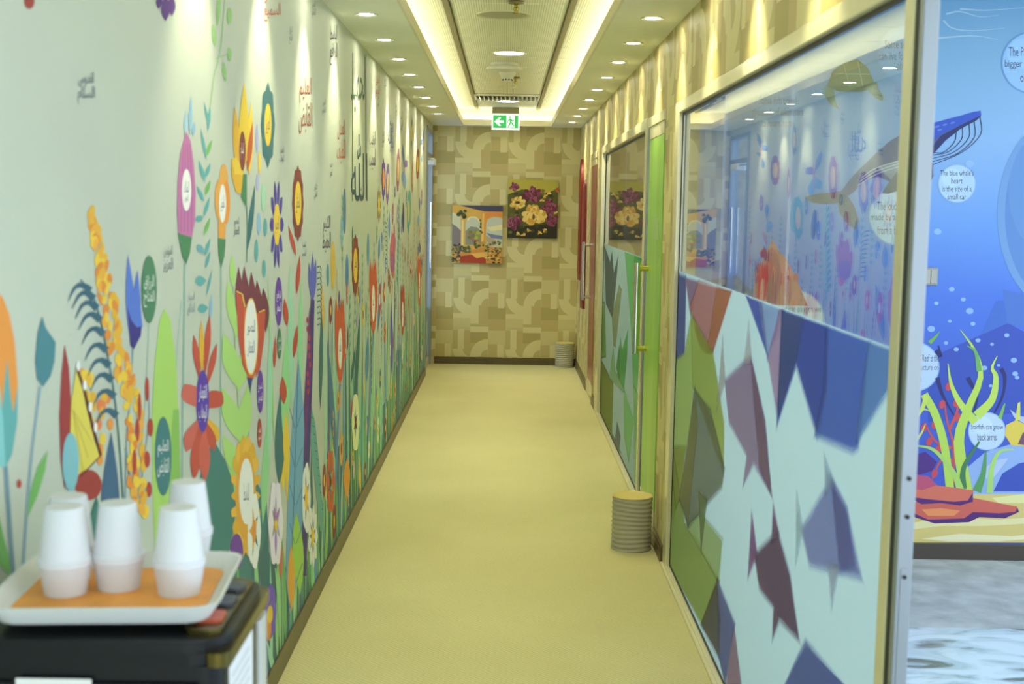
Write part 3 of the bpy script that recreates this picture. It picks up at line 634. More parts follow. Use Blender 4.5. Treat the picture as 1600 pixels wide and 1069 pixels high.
stem([(232, 610), (232, 660), (224, 720), (216, 800)], 1.8, SLATE); stem([(196, 700), (204, 760), (216, 830)], 3, DTEAL)
# ---- lower left
k = mk(3).p([(-6, 455), (4, 466), (14, 492), (22, 535), (27, 600), (25, 660), (18, 710), (8, 730), (-6, 730)], ORG).p([(-6, 700), (2, 640), (10, 560), (16, 620), (20, 645), (27, 600), (26, 660), (18, 710), (8, 730), (-6, 730)], TEAL).p([(-6, 640), (-2, 600), (4, 660), (8, 730), (-6, 730)], (130, 196, 196)); k.build('printed_tulip', wall_left)
stem([(8, 728), (13, 800), (20, 900)], 7, SLATE)
poly([(65, 494), (70, 512), (86, 535), (84, 565), (78, 588), (66, 605), (57, 592), (54, 565), (58, 520)], (76, 132, 142), 4, name='printed_bud'); stem([(62, 604), (50, 700), (42, 790), (35, 890)], 4.4, (134, 162, 174))
poly([(74, 704), (70, 735), (58, 775), (42, 810), (46, 770), (58, 730)], GRN); poly([(-4, 800), (8, 850), (16, 880), (14, 900), (-4, 880)], GRN); mk(3).e(29, 756, 3.6, 7, (180, 70, 66)).build('printed_berry', wall_left)
poly([(100, 538), (107, 575), (111, 640), (108, 720), (100, 765), (94, 720), (92, 650), (95, 590)], (158, 62, 62), 3)
k = mk(3)
for i in range(34): k.e(random.uniform(126, 172), random.uniform(585, 720), 5, 10, random.choice((GOLD, YEL, ORG, (226, 130, 80))), 0, 9)
k.build('printed_blossom_cluster', wall_left)
k = mk(5).p([(118, 575), (126, 600), (136, 650), (146, 688), (155, 712), (140, 730), (122, 745), (111, 740), (108, 690), (110, 630)], (222, 206, 92))
k.s([(119, 575), (131, 612), (143, 665), (156, 712)], 4.5, (92, 44, 48)).s([(156, 712), (124, 745)], 2, (92, 44, 48))
for x, y in ((121, 572), (131, 602), (140, 636), (148, 668)): k.e(x, y, 2.8, 8, WHT)
for x, y in ((142, 690), (136, 715), (128, 735)): k.s([(112, 640), (x, y)], 1.2, (190, 170, 70))
k.build('printed_butterfly', wall_left)
mk(6).e(109, 722, 13, 46, (130, 188, 198)).build('printed_petal', wall_left); mk(5).e(137, 758, 21, 24, (160, 62, 58)).build('printed_berry', wall_left)
leaf((170, 900), (173, 675), 15, (66, 100, 132), 3); poly([(104, 770), (110, 800), (96, 850), (88, 850)], (116, 90, 96), 1); leaf((145, 900), (150, 775), 14, (60, 118, 110), 4)
leaf((345, 930), (333, 686), 30, (70, 126, 122), 3, bulge=.6); leaf((320, 900), (300, 750), 16, (120, 186, 120), 2)
# ---- sunflower, white blossoms
k = mk(5)
for i in range(18):
    a = 2*math.pi*i/18; k.leaf((383+8*math.cos(a), 775+35*math.sin(a)), (383+23*math.cos(a), 775+97*math.sin(a)), 7, GOLD if i % 2 else (236, 186, 78), .6)
k.e(383, 775, 16, 70, (228, 166, 66)).e(384, 768, 11.5, 52, WHT).t(nm(), 384, 772, 9, 34, INKD); k.build('printed_sunflower', wall_left)
flower(396, 830, 11, 62, 5, WHT, (222, 150, 70), .3, 6, pw=.5); flower(430, 818, 12, 72, 6, (236, 226, 242), (230, 190, 70), .22, 6, pw=.42); mk(7).leaf((430, 815), (427, 790), 1.6, (170, 110, 190)).leaf((430, 815), (436, 792), 1.6, (170, 110, 190)).leaf((430, 825), (430, 870), 1.8, (170, 130, 200)).build('printed_petal', wall_left)
mk(6).e(369, 862, 10, 28, (112, 66, 152)).build('printed_berry', wall_left)
flower(422, 955, 9, 44, 8, (120, 92, 196), None, .3, 6, pw=.46); mk(7).e(419, 978, 4, 24, ORG).e(421, 960, 4.4, 14, YEL).build('printed_petal', wall_left)
stem([(430, 888), (434, 950), (440, 1050)], 2.2, (150, 200, 140), 4); stem([(441, 900), (441, 960), (442, 1040)], 3, (130, 180, 130), 4); poly([(416, 1000), (424, 1020), (430, 1042), (424, 1052), (419, 1030)], MINT, 5)
mk(6).e(438, 875, 3, 28, (206, 110, 96)).build('printed_petal', wall_left)
# ---- ovals and small red buds of the middle
oval(435, 471, 5.4, 38, (104, 62, 160)); oval(406, 612, 5, 34, (104, 62, 160)); oval(436, 537, 3.4, 24, (70, 126, 92)); oval(405, 677, 3.4, 23, (176, 66, 58))
for b, t, w_ in (((462, 400), (450, 352), 3), ((463, 460), (468, 398), 3.2), ((448, 510), (444, 466), 4), ((458, 560), (464, 508), 3.6), ((428, 576), (430, 525), 2.6), ((443, 632), (441, 588), 5.5)): leaf(b, t, w_, (190, 76, 60), 4)
for x0, y0, x1, y1, w_, c in ((420, 720, 422, 500, 4, MINT), (428, 700, 418, 430, 2, (150, 204, 110)), (445, 700, 447, 520, 7, (150, 212, 150)), (456, 640, 453, 410, 5, MINT), (468, 640, 470, 430, 4, (150, 216, 160)), (436, 760, 438, 610, 8, DTEAL), (410, 820, 420, 640, 6, (150, 208, 150)), (448, 740, 446, 640, 5, YEL), (442, 770, 440, 650, 5, YEL), (452, 800, 449, 690, 5, YEL)): leaf((x0, y0), (x1, y1), w_, c, 2)
poly([(466, 560), (474, 640), (478, 740), (474, 830), (466, 900), (452, 960), (446, 900), (450, 760), (458, 640)], (118, 170, 204), 4)
k = mk(5)
for y in (640, 700, 760, 820, 880): k.s([(462, y+30), (472, y)], .8, (70, 110, 150)).s([(460, y+30), (452, y-2)], .8, (70, 110, 150))
k.s([(465, 570), (460, 740), (452, 950)], .9, (70, 110, 150)); k.build('printed_leaf_veins', wall_left)
# ---- purple stalk, blue crown flower
k = mk(4).p([(486, 460), (491, 470), (489, 560), (486, 640), (482, 760), (478, 900), (470, 900), (474, 700), (479, 560)], (70, 52, 124)).p([(483, 480), (487, 560), (482, 640), (476, 720), (474, 640), (480, 540)], (104, 48, 128))
for i in range(9): k.e(482+random.uniform(-3, 3), 500+i*14, 1.6, 5, (190, 60, 80))
for b, t, w_ in (((487, 470), (482, 410), 3), ((488, 470), (488, 394), 3), ((489, 470), (493, 404), 3)): k.leaf(b, t, w_, (96, 100, 190))
k.build('printed_crown_flower', wall_left)
k = mk(4)
for i in range(11): k.curve([(495, 418+i*9), (500, 416+i*9), (502, 424+i*9)], 2.4, DTEAL, .6, 4)
k.build('printed_fern', wall_left); leaf((500, 640), (503, 470), 3, DTEAL, 3); leaf((505, 520), (503, 440), 2, GOLD, 4)
k = mk(4).p([(480, 640), (486, 634), (492, 660), (498, 720), (503, 780), (506, 830), (500, 830), (490, 740), (484, 690)], (108, 166, 160))
for i in range(12): k.s([(486+i*1.5, 652+i*13), (490+i*1.3, 654+i*13)], 1, (50, 80, 90))
k.build('printed_striped_leaf', wall_left)
flower(478, 778, 7, 58, 5, WHT, (236, 196, 70), .36, 6, pw=.5); flower(488, 838, 8, 52, 9, WHT, YEL, .3, 6, pw=.24); flower(516, 752, 7, 54, 6, (204, 100, 60), (110, 50, 50), .18, 6, pw=.4); leaf((541, 790), (542, 715), 5, (230, 160, 60), 6, bulge=.6)
leaf((455, 955), (454, 850), 6, (230, 170, 70), 6); leaf((468, 930), (462, 800), 9, (160, 206, 90), 5, bulge=.5)
flower(555, 660, 6, 48, 6, (236, 236, 190), (130, 70, 50), .2, 6, pw=.5)
# ---- large orange-red tulips with white ovals
def big_tulip(cx, cy, s, c=(206, 92, 58), h=66):
    k = mk(5)
    for d in (-8, -3, 2, 6): k.leaf((cx+d*s*.7, cy+h*.2), (cx+d*s, cy-h*(.95 if d % 2 else 1.05)), 3.4*s, c, .5)
    k.p([(cx-10*s, cy-h*.5), (cx-4*s, cy-h*.62), (cx+6*s, cy-h*.6), (cx+10*s, cy-h*.4), (cx+9*s, cy+h*.3), (cx+4*s, cy+h*.85), (cx, cy+h), (cx-4*s, cy+h*.85), (cx-9*s, cy+h*.3)], c).e(cx, cy+h*.15, 4*s, h*.5, WHT).t(nm(), cx, cy+h*.15, 3.6*s, h*.5, INKD); k.build('printed_tulip', wall_left)
big_tulip(531, 535, .8); big_tulip(583, 465, .62, h=58); big_tulip(629, 485, .34, (176, 72, 54), 40); big_tulip(655, 440, .25, (214, 96, 50), 40)
stem([(531, 600), (528, 660), (524, 760)], 3, (96, 140, 190), 3); stem([(583, 522), (578, 600), (575, 680)], 2, (96, 140, 190), 3)
for b, t, w_, c in (((524, 720), (511, 530), 4, (74, 116, 150)), ((553, 640), (562, 490), 3, DTEAL), ((548, 600), (555, 540), 2, DTEAL), ((572, 600), (575, 520), 3, (86, 140, 176)), ((590, 520), (596, 430), 2, (86, 130, 176)), ((612, 590), (611, 470), 2.2, (96, 90, 180))): leaf(b, t, w_, c, 4)
flower(555, 415, 6, 50, 12, (140, 62, 54), YEL, .55, txt=INKD, pw=.3); flower(599, 280, 3.2, 34, 8, PUR, ORG, .5); flower(592, 320, 3, 30, 8, (150, 130, 80), YEL, .5, pw=.2)
for a in ((538, 330, 2.5, 36, (90, 120, 150)), (534, 360, 2, 24, SKY), (520, 415, 3.6, 38, (220, 180, 80)), (542, 425, 2.6, 28, (80, 130, 190)), (575, 390, 1.8, 26, (90, 150, 180)), (512, 430, 2, 18, (90, 150, 170)), (614, 400, 2.6, 36, (206, 84, 84)), (640, 325, 2.6, 28, (120, 180, 170)), (630, 340, 1.4, 24, (66, 70, 100))): mk(3).e(*a).build('printed_petal', wall_left)

# ---- far part of the wall, best seen mirrored in the glass: butterflies, rosettes, leaves
def g3(x, y): return (1160+x/3.815, 160+y/3.815)
def g4(x, y): return (1270+x/3.815, 160+y/3.815)
def bfly(pts, cs):
    k = mk(5, G_)
    for (b, t, w_), c in zip(pts, cs): k.leaf(b, t, w_, c, .6)
    k.build('printed_butterfly', wall_left)
bfly([(g3(120, 290), g3(93, 182), 3), (g3(120, 285), g3(150, 262), 6), (g3(112, 300), g3(96, 318), 5), (g3(125, 330), g3(128, 395), 3), (g3(112, 365), g3(118, 228), 1)], [(92, 124, 180), (92, 124, 180), (110, 146, 196), (110, 146, 196), (214, 150, 120)])
bfly([(g3(440, 430), g3(482, 290), 4), (g3(430, 430), g3(392, 390), 7), (g3(440, 440), g3(472, 520), 7), (g3(432, 445), g3(415, 560), 6), (g3(438, 555), g3(434, 340), 1.4)], [(92, 124, 196), (110, 96, 170), (120, 170, 220), (110, 160, 220), (190, 130, 170)])
bfly([(g3(150, 700), g3(152, 600), 3), (g3(160, 780), g3(172, 705), 5), (g3(140, 860), g3(118, 930), 4), (g3(135, 850), g3(145, 950), 4), (g3(150, 860), g3(128, 765), 1.6)], [(92, 124, 180), (124, 170, 210), (160, 60, 90), (92, 124, 180), (214, 130, 110)])
for (cx, cy), rx, ry, n, c, cc in ((g3(200, 405), 7.6, 25, 12, (150, 80, 70), YEL), (g3(285, 483), 3.6, 26, 14, (176, 110, 100), (226, 190, 120)), (g3(320, 225), 4.2, 26, 8, (110, 128, 96), YEL), (g4(130, 448), 7.4, 36, 10, (150, 86, 120), (226, 190, 110)), (g4(313, 535), 8.4, 34, 10, (120, 96, 170), (226, 190, 110)), (g3(343, 690), 8, 36, 9, TEAL, (220, 200, 120))):
    flower(cx, cy, rx, ry, n, c, cc, .5, 5, G_, .36)
for (cx, cy), rx, ry, c in ((g3(117, 600), 3, 13, (140, 96, 160)), (g3(390, 620), 2.6, 14, (84, 130, 150)), (g3(462, 765), 3, 16, (84, 110, 190)), (g4(122, 712), 3.6, 16, (170, 150, 200)), (g4(208, 710), 4, 17, (150, 70, 100)), (g4(178, 580), 3.2, 9, (84, 110, 150))): mk(4, G_).e(cx, cy, rx, ry, c).t(nm(), cx, cy, rx, ry, WHT).build('printed_name_oval', wall_left)
k = mk(4, G_)
for b, t, w_ in (((195, 1060), (170, 765), 5), ((190, 1050), (150, 840), 5), ((205, 1050), (215, 800), 5), ((215, 1040), (240, 880), 4)): k.leaf(g4(*b), g4(*t), w_, (170, 86, 120), .55)
k.e(*g4(195, 960), 12, 27, (176, 92, 116)).e(*g4(195, 1000), 11, 16, (150, 84, 130)); k.build('printed_lotus', wall_left)
k = mk(3, G_); k.s([g4(88, 1180), g4(92, 590)], 1, TEAL)
for i in range(12): k.leaf(g4(90, 660+i*42), g4(72-i, 615+i*42), 1.8, MINT).leaf(g4(91, 660+i*42), g4(110+i, 612+i*42), 1.8, TEAL)
k.build('printed_leaf_vine', wall_left)
k = mk(4, G_)
for i in range(11): k.curve([g4(345-i*3.5, 765+i*27), g4(320-i*3.5, 770+i*27), g4(300-i*2, 790+i*27)], 2, DTEAL, .6, 4)
k.build('printed_fern', wall_left)
for b, t, w_, c in (((262, 870), (272, 690), 4, (84, 120, 190)), ((438, 1000), (440, 840), 5, (96, 140, 200)), ((395, 890), (397, 820), 4, (96, 140, 200)), ((376, 640), (392, 490), 1.6, (150, 150, 200)), ((380, 640), (380, 520), 1.6, (150, 150, 200)), ((390, 630), (412, 540), 1.6, (150, 150, 200))): leaf(g4(*b), g4(*t), w_, c, 4, G_)
for (cx, cy), ww, hh in ((g4(88, 155), 8, 32), (g4(183, 108), 4, 14), (g4(415, 295), 7, 12), (g3(378, 378), 4, 12), (g4(510, 40), 7, 20)): mk(3, G_).t(nm(), cx, cy-hh*.2, ww, hh*.5, INKD, True).t(nm(), cx, cy+hh*.3, ww, hh*.5, INKD, True).build('printed_lettering', wall_left)
mk(3, G_).t('\ufdf2', *g4(285, 210), 22, 46, (84, 104, 150), True).build('printed_calligraphy', wall_left)

# ---- undergrowth: dark ground band and a thick fringe of leaves, stems and small flowers
random.seed(11)
pts = [(4.05, .02)]; y = 4.05
while y < 12.9: pts.append((y, .42+.16*math.sin(y*2.1)+random.uniform(-.08, .1))); y += .12
pts += [(12.88, .02)]; poly(pts, (70, 108, 112), 0, W_, 'printed_ground')
poly([(3.6, .02), (3.7, .5), (3.85, .8), (4.05, .85), (4.3, .7), (4.4, .02)], (74, 126, 124), 0, W_, 'printed_ground')
LC = [MINT, (150, 214, 160), (166, 216, 120), GRN, TEAL, DTEAL, (96, 150, 196), (120, 190, 190), (112, 170, 110), (72, 96, 128), (150, 200, 140)]
pts = [(1.2, .02)]; y = 1.2
while y < 4.1: pts.append((y, .34+.1*math.sin(y*3.1)+random.uniform(-.05, .06))); y += .13
pts += [(4.1, .02)]; poly(pts, (74, 118, 118), 0, W_, 'printed_ground')
y = 1.3
while y < 4.6:
    leaf((y, .04), (y+random.uniform(-.1, .1), random.uniform(.3, .75)), random.uniform(.02, .05), random.choice(LC), 1, W_, bulge=random.uniform(.35, .6)); y += random.uniform(.06, .12)
y = 4.7
while y < 12.8:
    h = random.uniform(.35, 1.35)*(1.0 if y > 5.6 else .6); ww = random.uniform(.015, .05)
    leaf((y, .03), (y+random.uniform(-.12, .12), h), ww, random.choice(LC), random.choice((1, 1, 2)), W_, vein=random.choice((None, (90, 150, 130))), bulge=random.uniform(.35, .6))
    y += random.uniform(.035, .075)
y = 5.7
FC = [((204, 92, 60), YEL), ((236, 236, 214), GOLD), ((226, 170, 70), MAR), ((112, 84, 176), YEL), ((190, 80, 84), WHT), ((200, 180, 220), YEL), ((230, 200, 90), MAR), ((140, 62, 58), YEL)]
while y < 12.75:
    z = random.uniform(.12, 1.25); c, cc = random.choice(FC); r = random.uniform(.035, .075)
    stem([(y, .05), (y+random.uniform(-.03, .03), z*.5), (y, z)], .008, random.choice((GRN, DGRN, MINT)), 2, W_, .006)
    t = random.random()
    if t < .55: flower(y, z, r, r*random.uniform(1, 1.5), random.choice((5, 6, 8, 10)), c, cc, .35, 4, W_, .4)
    elif t < .8: leaf((y, z-r), (y+.01, z+r*1.6), r*.5, c, 4, W_, bulge=.4)
    else:
        k = mk(4, W_)
        for i in range(8): k.e(y+random.uniform(-.02, .02), z-.16+i*.045, .014, .02, c, 0, 10)
        k.build('printed_blossom_spike', wall_left)
    y += random.uniform(.05, .1)
y = 6.2
while y < 12.7:
    c = random.choice((RED, PUR, DGRN, (176, 66, 58), BLU, MAR)); z = random.uniform(1.0, 1.55)
    k = mk(5, W_).e(y, z, .028, .06, c).t(nm(), y, z, .03, -.05, WHT); k.build('printed_name_oval', wall_left)
    k = mk(3, W_); z = random.uniform(1.1, 1.75); n = 7
    for i in range(n): k.leaf((y+.12, z-i*.05), (y+.16, z+.03-i*.05), .008, TEAL).leaf((y+.12, z-i*.05), (y+.08, z+.03-i*.05), .008, GRN)
    k.s([(y+.12, z+.02), (y+.12, .5)], .006, TEAL); k.build('printed_leaf_vine', wall_left)
    y += random.uniform(.22, .38)
Ink.gain = 1.0

# ================================================================ ocean print
def O_(px, py, o): h = hit(px, py, 1, YM); return (h.x, YM-.0003-o, h.z)
m_ocean_ink = ink_mat('ocean_ink', .45, .4); Ink.gain = .82
def ok(layer=0): return Ink(O_, layer)
def odone(k, name): return k.build(name, wall_ocean, m_ocean_ink)
# light shafts and swirls
k = ok(0)
k.p([(1556, 470), (1606, 470), (1520, 640), (1480, 640)], (66, 110, 206)).p([(1566, 452), (1640, 470), (1640, 520), (1574, 505)], (76, 118, 206)).p([(1450, 560), (1575, 505), (1640, 540), (1640, 640), (1450, 660)], (54, 82, 188))
odone(k, 'printed_light_shaft')
k = ok(1)
for P in ([(1478, 22), (1500, 18), (1530, 26), (1560, 24)], [(1474, 32), (1488, 44), (1520, 48), (1570, 44)], [(1500, 14), (1540, 16), (1600, 12)], [(1460, 60), (1520, 56), (1560, 62)]): k.curve(P, 3, (170, 204, 232), .6)
odone(k, 'printed_water_ripple')
def bubble(cx, cy, r, lines=None, lh=.34, wds=None, c=(178, 210, 240), rim=(150, 190, 232), lay=4):
    k = ok(lay).e(cx, cy, r, r*1.02, rim, n=36).e(cx, cy, r*.95, r*.97, c, n=36).e(cx-r*.25, cy-r*.3, r*.55, r*.5, tuple(min(255, q+10) for q in c), n=24)
    if lines:
        for i, t in enumerate(lines): k.t(t, cx, cy+(i-(len(lines)-1)/2)*lh*r+r*.06, wds[i]*r, lh*r*.72, (44, 50, 92))
    odone(k, 'printed_fact_bubble' if lines else 'printed_bubble')
bubble(1495, 287, 29.5, ["The blue whale's", 'heart', 'is the size of a', 'small car'], .42, (1.75, .6, 1.55, 1.0))
bubble(1612, 98, 48, ['The Pacific Ocean', 'bigger than all land', 'on Earth'], .42, (1.5, 1.75, .75), (150, 196, 240), (104, 154, 214))
bubble(1430, 573, 38, ['The Great Barrier Reef is the', 'largest living structure on', 'Earth'], .42, (1.95, 1.9, .5), (190, 214, 244))
bubble(1542, 674, 29.5, ['Starfish can grow', 'back arms'], .5, (1.7, 1.0), (196, 220, 246))
bubble(1415, 85, 44, ['Some sea turtles', 'can live for more than', '100 years'], .42, (1.5, 1.9, .8), (150, 196, 236))
bubble(1215, 172, 42, ['Some fish travel', 'thousands of kilometers', 'to return home'], .42, (1.4, 1.9, 1.2), (150, 196, 236))
bubble(1402, 338, 45, ['The loudest sound', 'made by any animal is', 'from a blue whale'], .42, (1.4, 1.85, 1.4), (206, 228, 242))
bubble(1243, 500, 46, ['Most of the oxygen we', 'breathe comes', 'from the sea'], .4, (1.75, 1.1, 1.0), (226, 238, 236))
k = ok(2).e(1652, 335, 94, 148, (112, 158, 216), n=48).e(1656, 335, 86, 140, (92, 140, 208), n=48).e(1630, 300, 54, 90, (100, 148, 212), n=36); odone(k, 'printed_bubble')
random.seed(5)
for x, y, r in ((1465, 362, 6), (1515, 256, 7), (1487, 452, 4.5), (1505, 468, 4), (1463, 474, 3.6), (1515, 486, 6), (1520, 506, 4), (1455, 514, 6), (1484, 502, 3), (1528, 532, 4), (1478, 536, 3.4), (1494, 546, 4), (1550, 538, 3), (1573, 524, 4), (1584, 563, 5), (1538, 575, 4.6), (1560, 571, 2.6), (1589, 590, 3.6), (1586, 584, 4.6), (1548, 603, 3)):
    ok(3).e(x, y, r, r*.8, (146, 186, 240), n=14).build('printed_bubble', wall_ocean, m_ocean_ink)
# whale
k = ok(5)
k.p([(1256, 308), (1275, 303), (1298, 301), (1314, 299), (1322, 305), (1310, 317), (1290, 319), (1268, 317)], (96, 104, 132)).p([(1308, 312), (1322, 304), (1334, 320), (1342, 345), (1337, 360), (1324, 350), (1312, 334)], (100, 108, 134))
k.p([(1312, 302), (1328, 280), (1342, 265), (1367, 241), (1388, 222), (1412, 207), (1440, 197), (1462, 191), (1500, 181), (1520, 175), (1532, 173), (1533, 181), (1526, 188), (1500, 202), (1478, 219), (1458, 241), (1454, 262), (1448, 282), (1420, 292), (1395, 286), (1372, 276), (1350, 282), (1334, 300), (1322, 308)], (74, 86, 146))
k.p([(1440, 197), (1462, 191), (1500, 181), (1520, 175), (1532, 173), (1533, 180), (1500, 196), (1474, 208), (1452, 222), (1440, 226)], (44, 84, 196)).p([(1533, 180), (1526, 188), (1500, 202), (1478, 219), (1458, 241), (1452, 236), (1470, 212), (1500, 196)], (26, 40, 104))
k.p([(1372, 262), (1400, 252), (1440, 246), (1456, 245), (1452, 268), (1446, 282), (1420, 290), (1395, 284)], (150, 158, 176)).p([(1384, 292), (1400, 270), (1420, 272), (1410, 296), (1388, 303), (1378, 302)], (92, 98, 118)).p([(1450, 248), (1458, 256), (1458, 276), (1450, 292)], (24, 34, 84))
for i in range(3): k.curve([(1340+i*3, 290-i*6), (1370, 272-i*5), (1420, 256-i*4), (1452, 252-i*3)], 1.2, (226, 232, 236), n=9)
for x, y in ((1464, 198), (1476, 195), (1488, 192), (1468, 203)): k.e(x, y, 4, 1.6, (88, 122, 220), -15, 10)
odone(k, 'printed_whale')
k = ok(6)
for i, (x, y) in enumerate(((1531, 182), (1522, 190), (1514, 194), (1504, 199), (1494, 206))): k.curve([(x, y), (x+1-i, y+28-i*3), (x-28+i*2, y+56-i*6), (1456, 258-i*5)], 1.5, (30, 38, 84), .9, 12)
odone(k, 'printed_baleen')
k = ok(5).p([(1292, 135), (1300, 112), (1318, 98), (1340, 93), (1356, 106), (1366, 130), (1340, 138), (1312, 137)], (118, 134, 92)).p([(1288, 134), (1312, 135), (1345, 136), (1370, 128), (1372, 136), (1345, 144), (1310, 143)], (96, 122, 98)).p([(1352, 137), (1368, 133), (1380, 150), (1380, 158), (1368, 154)], (130, 152, 122)).p([(1288, 136), (1302, 140), (1306, 160), (1312, 172), (1298, 164), (1288, 150)], (124, 150, 124)).e(1376, 150, 1.6, 1.6, (30, 40, 40), n=8)
for P in ([(1318, 100), (1328, 136)], [(1340, 95), (1348, 135)], [(1304, 115), (1360, 116)]): k.s(P, 1.2, (206, 214, 180))
odone(k, 'printed_turtle')
# coral block seen through the glass
k = ok(5).p([(1176, 476), (1178, 440), (1190, 410), (1207, 374), (1216, 392), (1228, 404), (1246, 440), (1262, 478)], (222, 130, 110)).e(1205, 432, 15, 44, (188, 50, 92)).e(1184, 440, 5, 30, (200, 70, 90)).e(1232, 452, 6, 22, (196, 60, 80)).e(1193, 395, 5, 8, (200, 60, 80)).e(1243, 434, 4, 7, (210, 50, 60)); odone(k, 'printed_coral')
k = ok(3).p([(1086, 600), (1086, 452), (1090, 440), (1120, 436), (1150, 430), (1172, 452), (1182, 480), (1182, 600)], (64, 84, 150)); odone(k, 'printed_rock')
# sea floor
k = ok(2).p([(1086, 848), (1086, 790), (1440, 772), (1500, 768), (1560, 770), (1700, 760), (1700, 848)], (224, 206, 130)).p([(1420, 818), (1480, 808), (1560, 812), (1640, 806), (1640, 816), (1540, 822), (1470, 822), (1420, 828)], (240, 232, 176)).p([(1440, 842), (1500, 834), (1580, 838), (1640, 832), (1640, 840), (1560, 846), (1480, 846)], (244, 238, 196)).p([(1550, 778), (1600, 772), (1640, 774), (1640, 786), (1560, 786)], (238, 234, 168)); odone(k, 'printed_sea_floor')
k = ok(3).p([(1500, 772), (1512, 730), (1540, 706), (1580, 694), (1640, 690), (1640, 772)], (150, 182, 238)).p([(1552, 768), (1566, 740), (1592, 724), (1640, 716), (1640, 768)], (58, 84, 190)).p([(1530, 740), (1552, 720), (1576, 716), (1548, 752)], (188, 206, 244)); odone(k, 'printed_rock')
k = ok(6)
for P, c in (([(1420, 792), (1450, 784), (1520, 780), (1590, 794), (1592, 800), (1570, 810), (1530, 808), (1514, 816), (1460, 818), (1428, 808)], (88, 40, 120)), ([(1420, 786), (1450, 782), (1520, 778), (1590, 792), (1586, 800), (1560, 802), (1520, 800), (1506, 810), (1450, 812), (1424, 800)], (214, 104, 92)), ([(1440, 796), (1470, 794), (1500, 798), (1490, 806), (1450, 806)], (242, 150, 96)), ([(1420, 778), (1428, 764), (1460, 760), (1520, 766), (1520, 784), (1500, 790), (1470, 786), (1440, 788)], (88, 40, 120)), ([(1420, 776), (1428, 762), (1460, 758), (1522, 766), (1512, 782), (1490, 784), (1450, 780)], (222, 116, 96)), ([(1420, 762), (1430, 742), (1450, 744), (1464, 758), (1440, 766)], (196, 84, 120)), ([(1420, 738), (1424, 712), (1446, 706), (1464, 722), (1456, 736), (1436, 742)], (82, 44, 136))): k.p(P, c)
odone(k, 'printed_coral')
def weed(pts, w0, c, w1=1, lay=5): k = ok(lay); k.curve(pts, w0, c, w1, 18); odone(k, 'printed_seaweed')
weed([(1510, 770), (1498, 690), (1512, 640), (1532, 590), (1524, 550), (1500, 515)], 20, (190, 222, 92), 1)
weed([(1524, 660), (1500, 630), (1486, 600), (1481, 568)], 14, (196, 226, 96), 1); weed([(1526, 650), (1550, 624), (1556, 590), (1550, 575), (1558, 556)], 15, (196, 226, 96), 1, 6)
weed([(1510, 540), (1524, 550), (1530, 580)], 1, (112, 176, 96), 9, 6); weed([(1452, 536), (1462, 526), (1468, 518)], 7, (120, 180, 90), 1)
weed([(1485, 770), (1476, 700), (1462, 650), (1444, 616)], 13, (188, 222, 92), 12); weed([(1502, 770), (1490, 740), (1460, 704), (1430, 696)], 12, (176, 216, 110), 2, 6); weed([(1484, 768), (1472, 690)], 5, (60, 120, 80), 3, 4)
weed([(1505, 768), (1506, 730), (1530, 690)], 12, (70, 130, 84), 3, 5); weed([(1526, 768), (1536, 740), (1540, 706)], 14, (90, 160, 96), 3, 6); weed([(1546, 770), (1550, 730), (1562, 706), (1584, 702)], 10, (176, 220, 120), 2, 6); weed([(1562, 654), (1568, 636), (1570, 630)], 6, (130, 190, 90), 1)
weed([(1430, 650), (1442, 640), (1452, 642)], 5, (214, 226, 110), 1, 6); weed([(1430, 690), (1440, 676), (1446, 662)], 5, (214, 226, 110), 1, 6); weed([(1448, 618), (1440, 640), (1430, 654)], 8, (206, 226, 100), 3, 6)
for P in ([(1550, 652), (1566, 620), (1570, 590), (1564, 576)], [(1520, 650), (1526, 620), (1512, 590)], [(1466, 540), (1470, 556), (1462, 548)], [(1492, 652), (1474, 620), (1464, 590)]): weed(P, 2, (34, 42, 112), 7, 4)
k = ok(4)
for P in ([(1488, 760), (1490, 700), (1480, 660), (1474, 620)], [(1487, 700), (1462, 690), (1444, 660)], [(1484, 670), (1496, 640), (1494, 620)], [(1490, 720), (1470, 720), (1456, 750)]): k.curve(P, 5, (206, 84, 84), 2, 9)
for x, y in ((1472, 632), (1494, 630), (1460, 664), (1452, 690), (1444, 668), (1496, 652), (1466, 702), (1508, 656), (1482, 604), (1460, 740)): k.e(x, y, 5, 7, (206, 74, 90), 20, 10)
odone(k, 'printed_red_coral')
k = ok(6).p([(1572, 664), (1588, 656), (1610, 668), (1640, 660), (1640, 700), (1580, 696), (1570, 680)], (232, 206, 84)).p([(1578, 640), (1592, 650), (1620, 654), (1640, 650), (1640, 664), (1600, 662), (1584, 652)], (186, 198, 240)).p([(1586, 656), (1590, 630), (1594, 628), (1594, 656)], (214, 222, 100)).p([(1590, 694), (1598, 676), (1620, 670), (1640, 690), (1640, 700)], (120, 80, 110)); odone(k, 'printed_starfish')
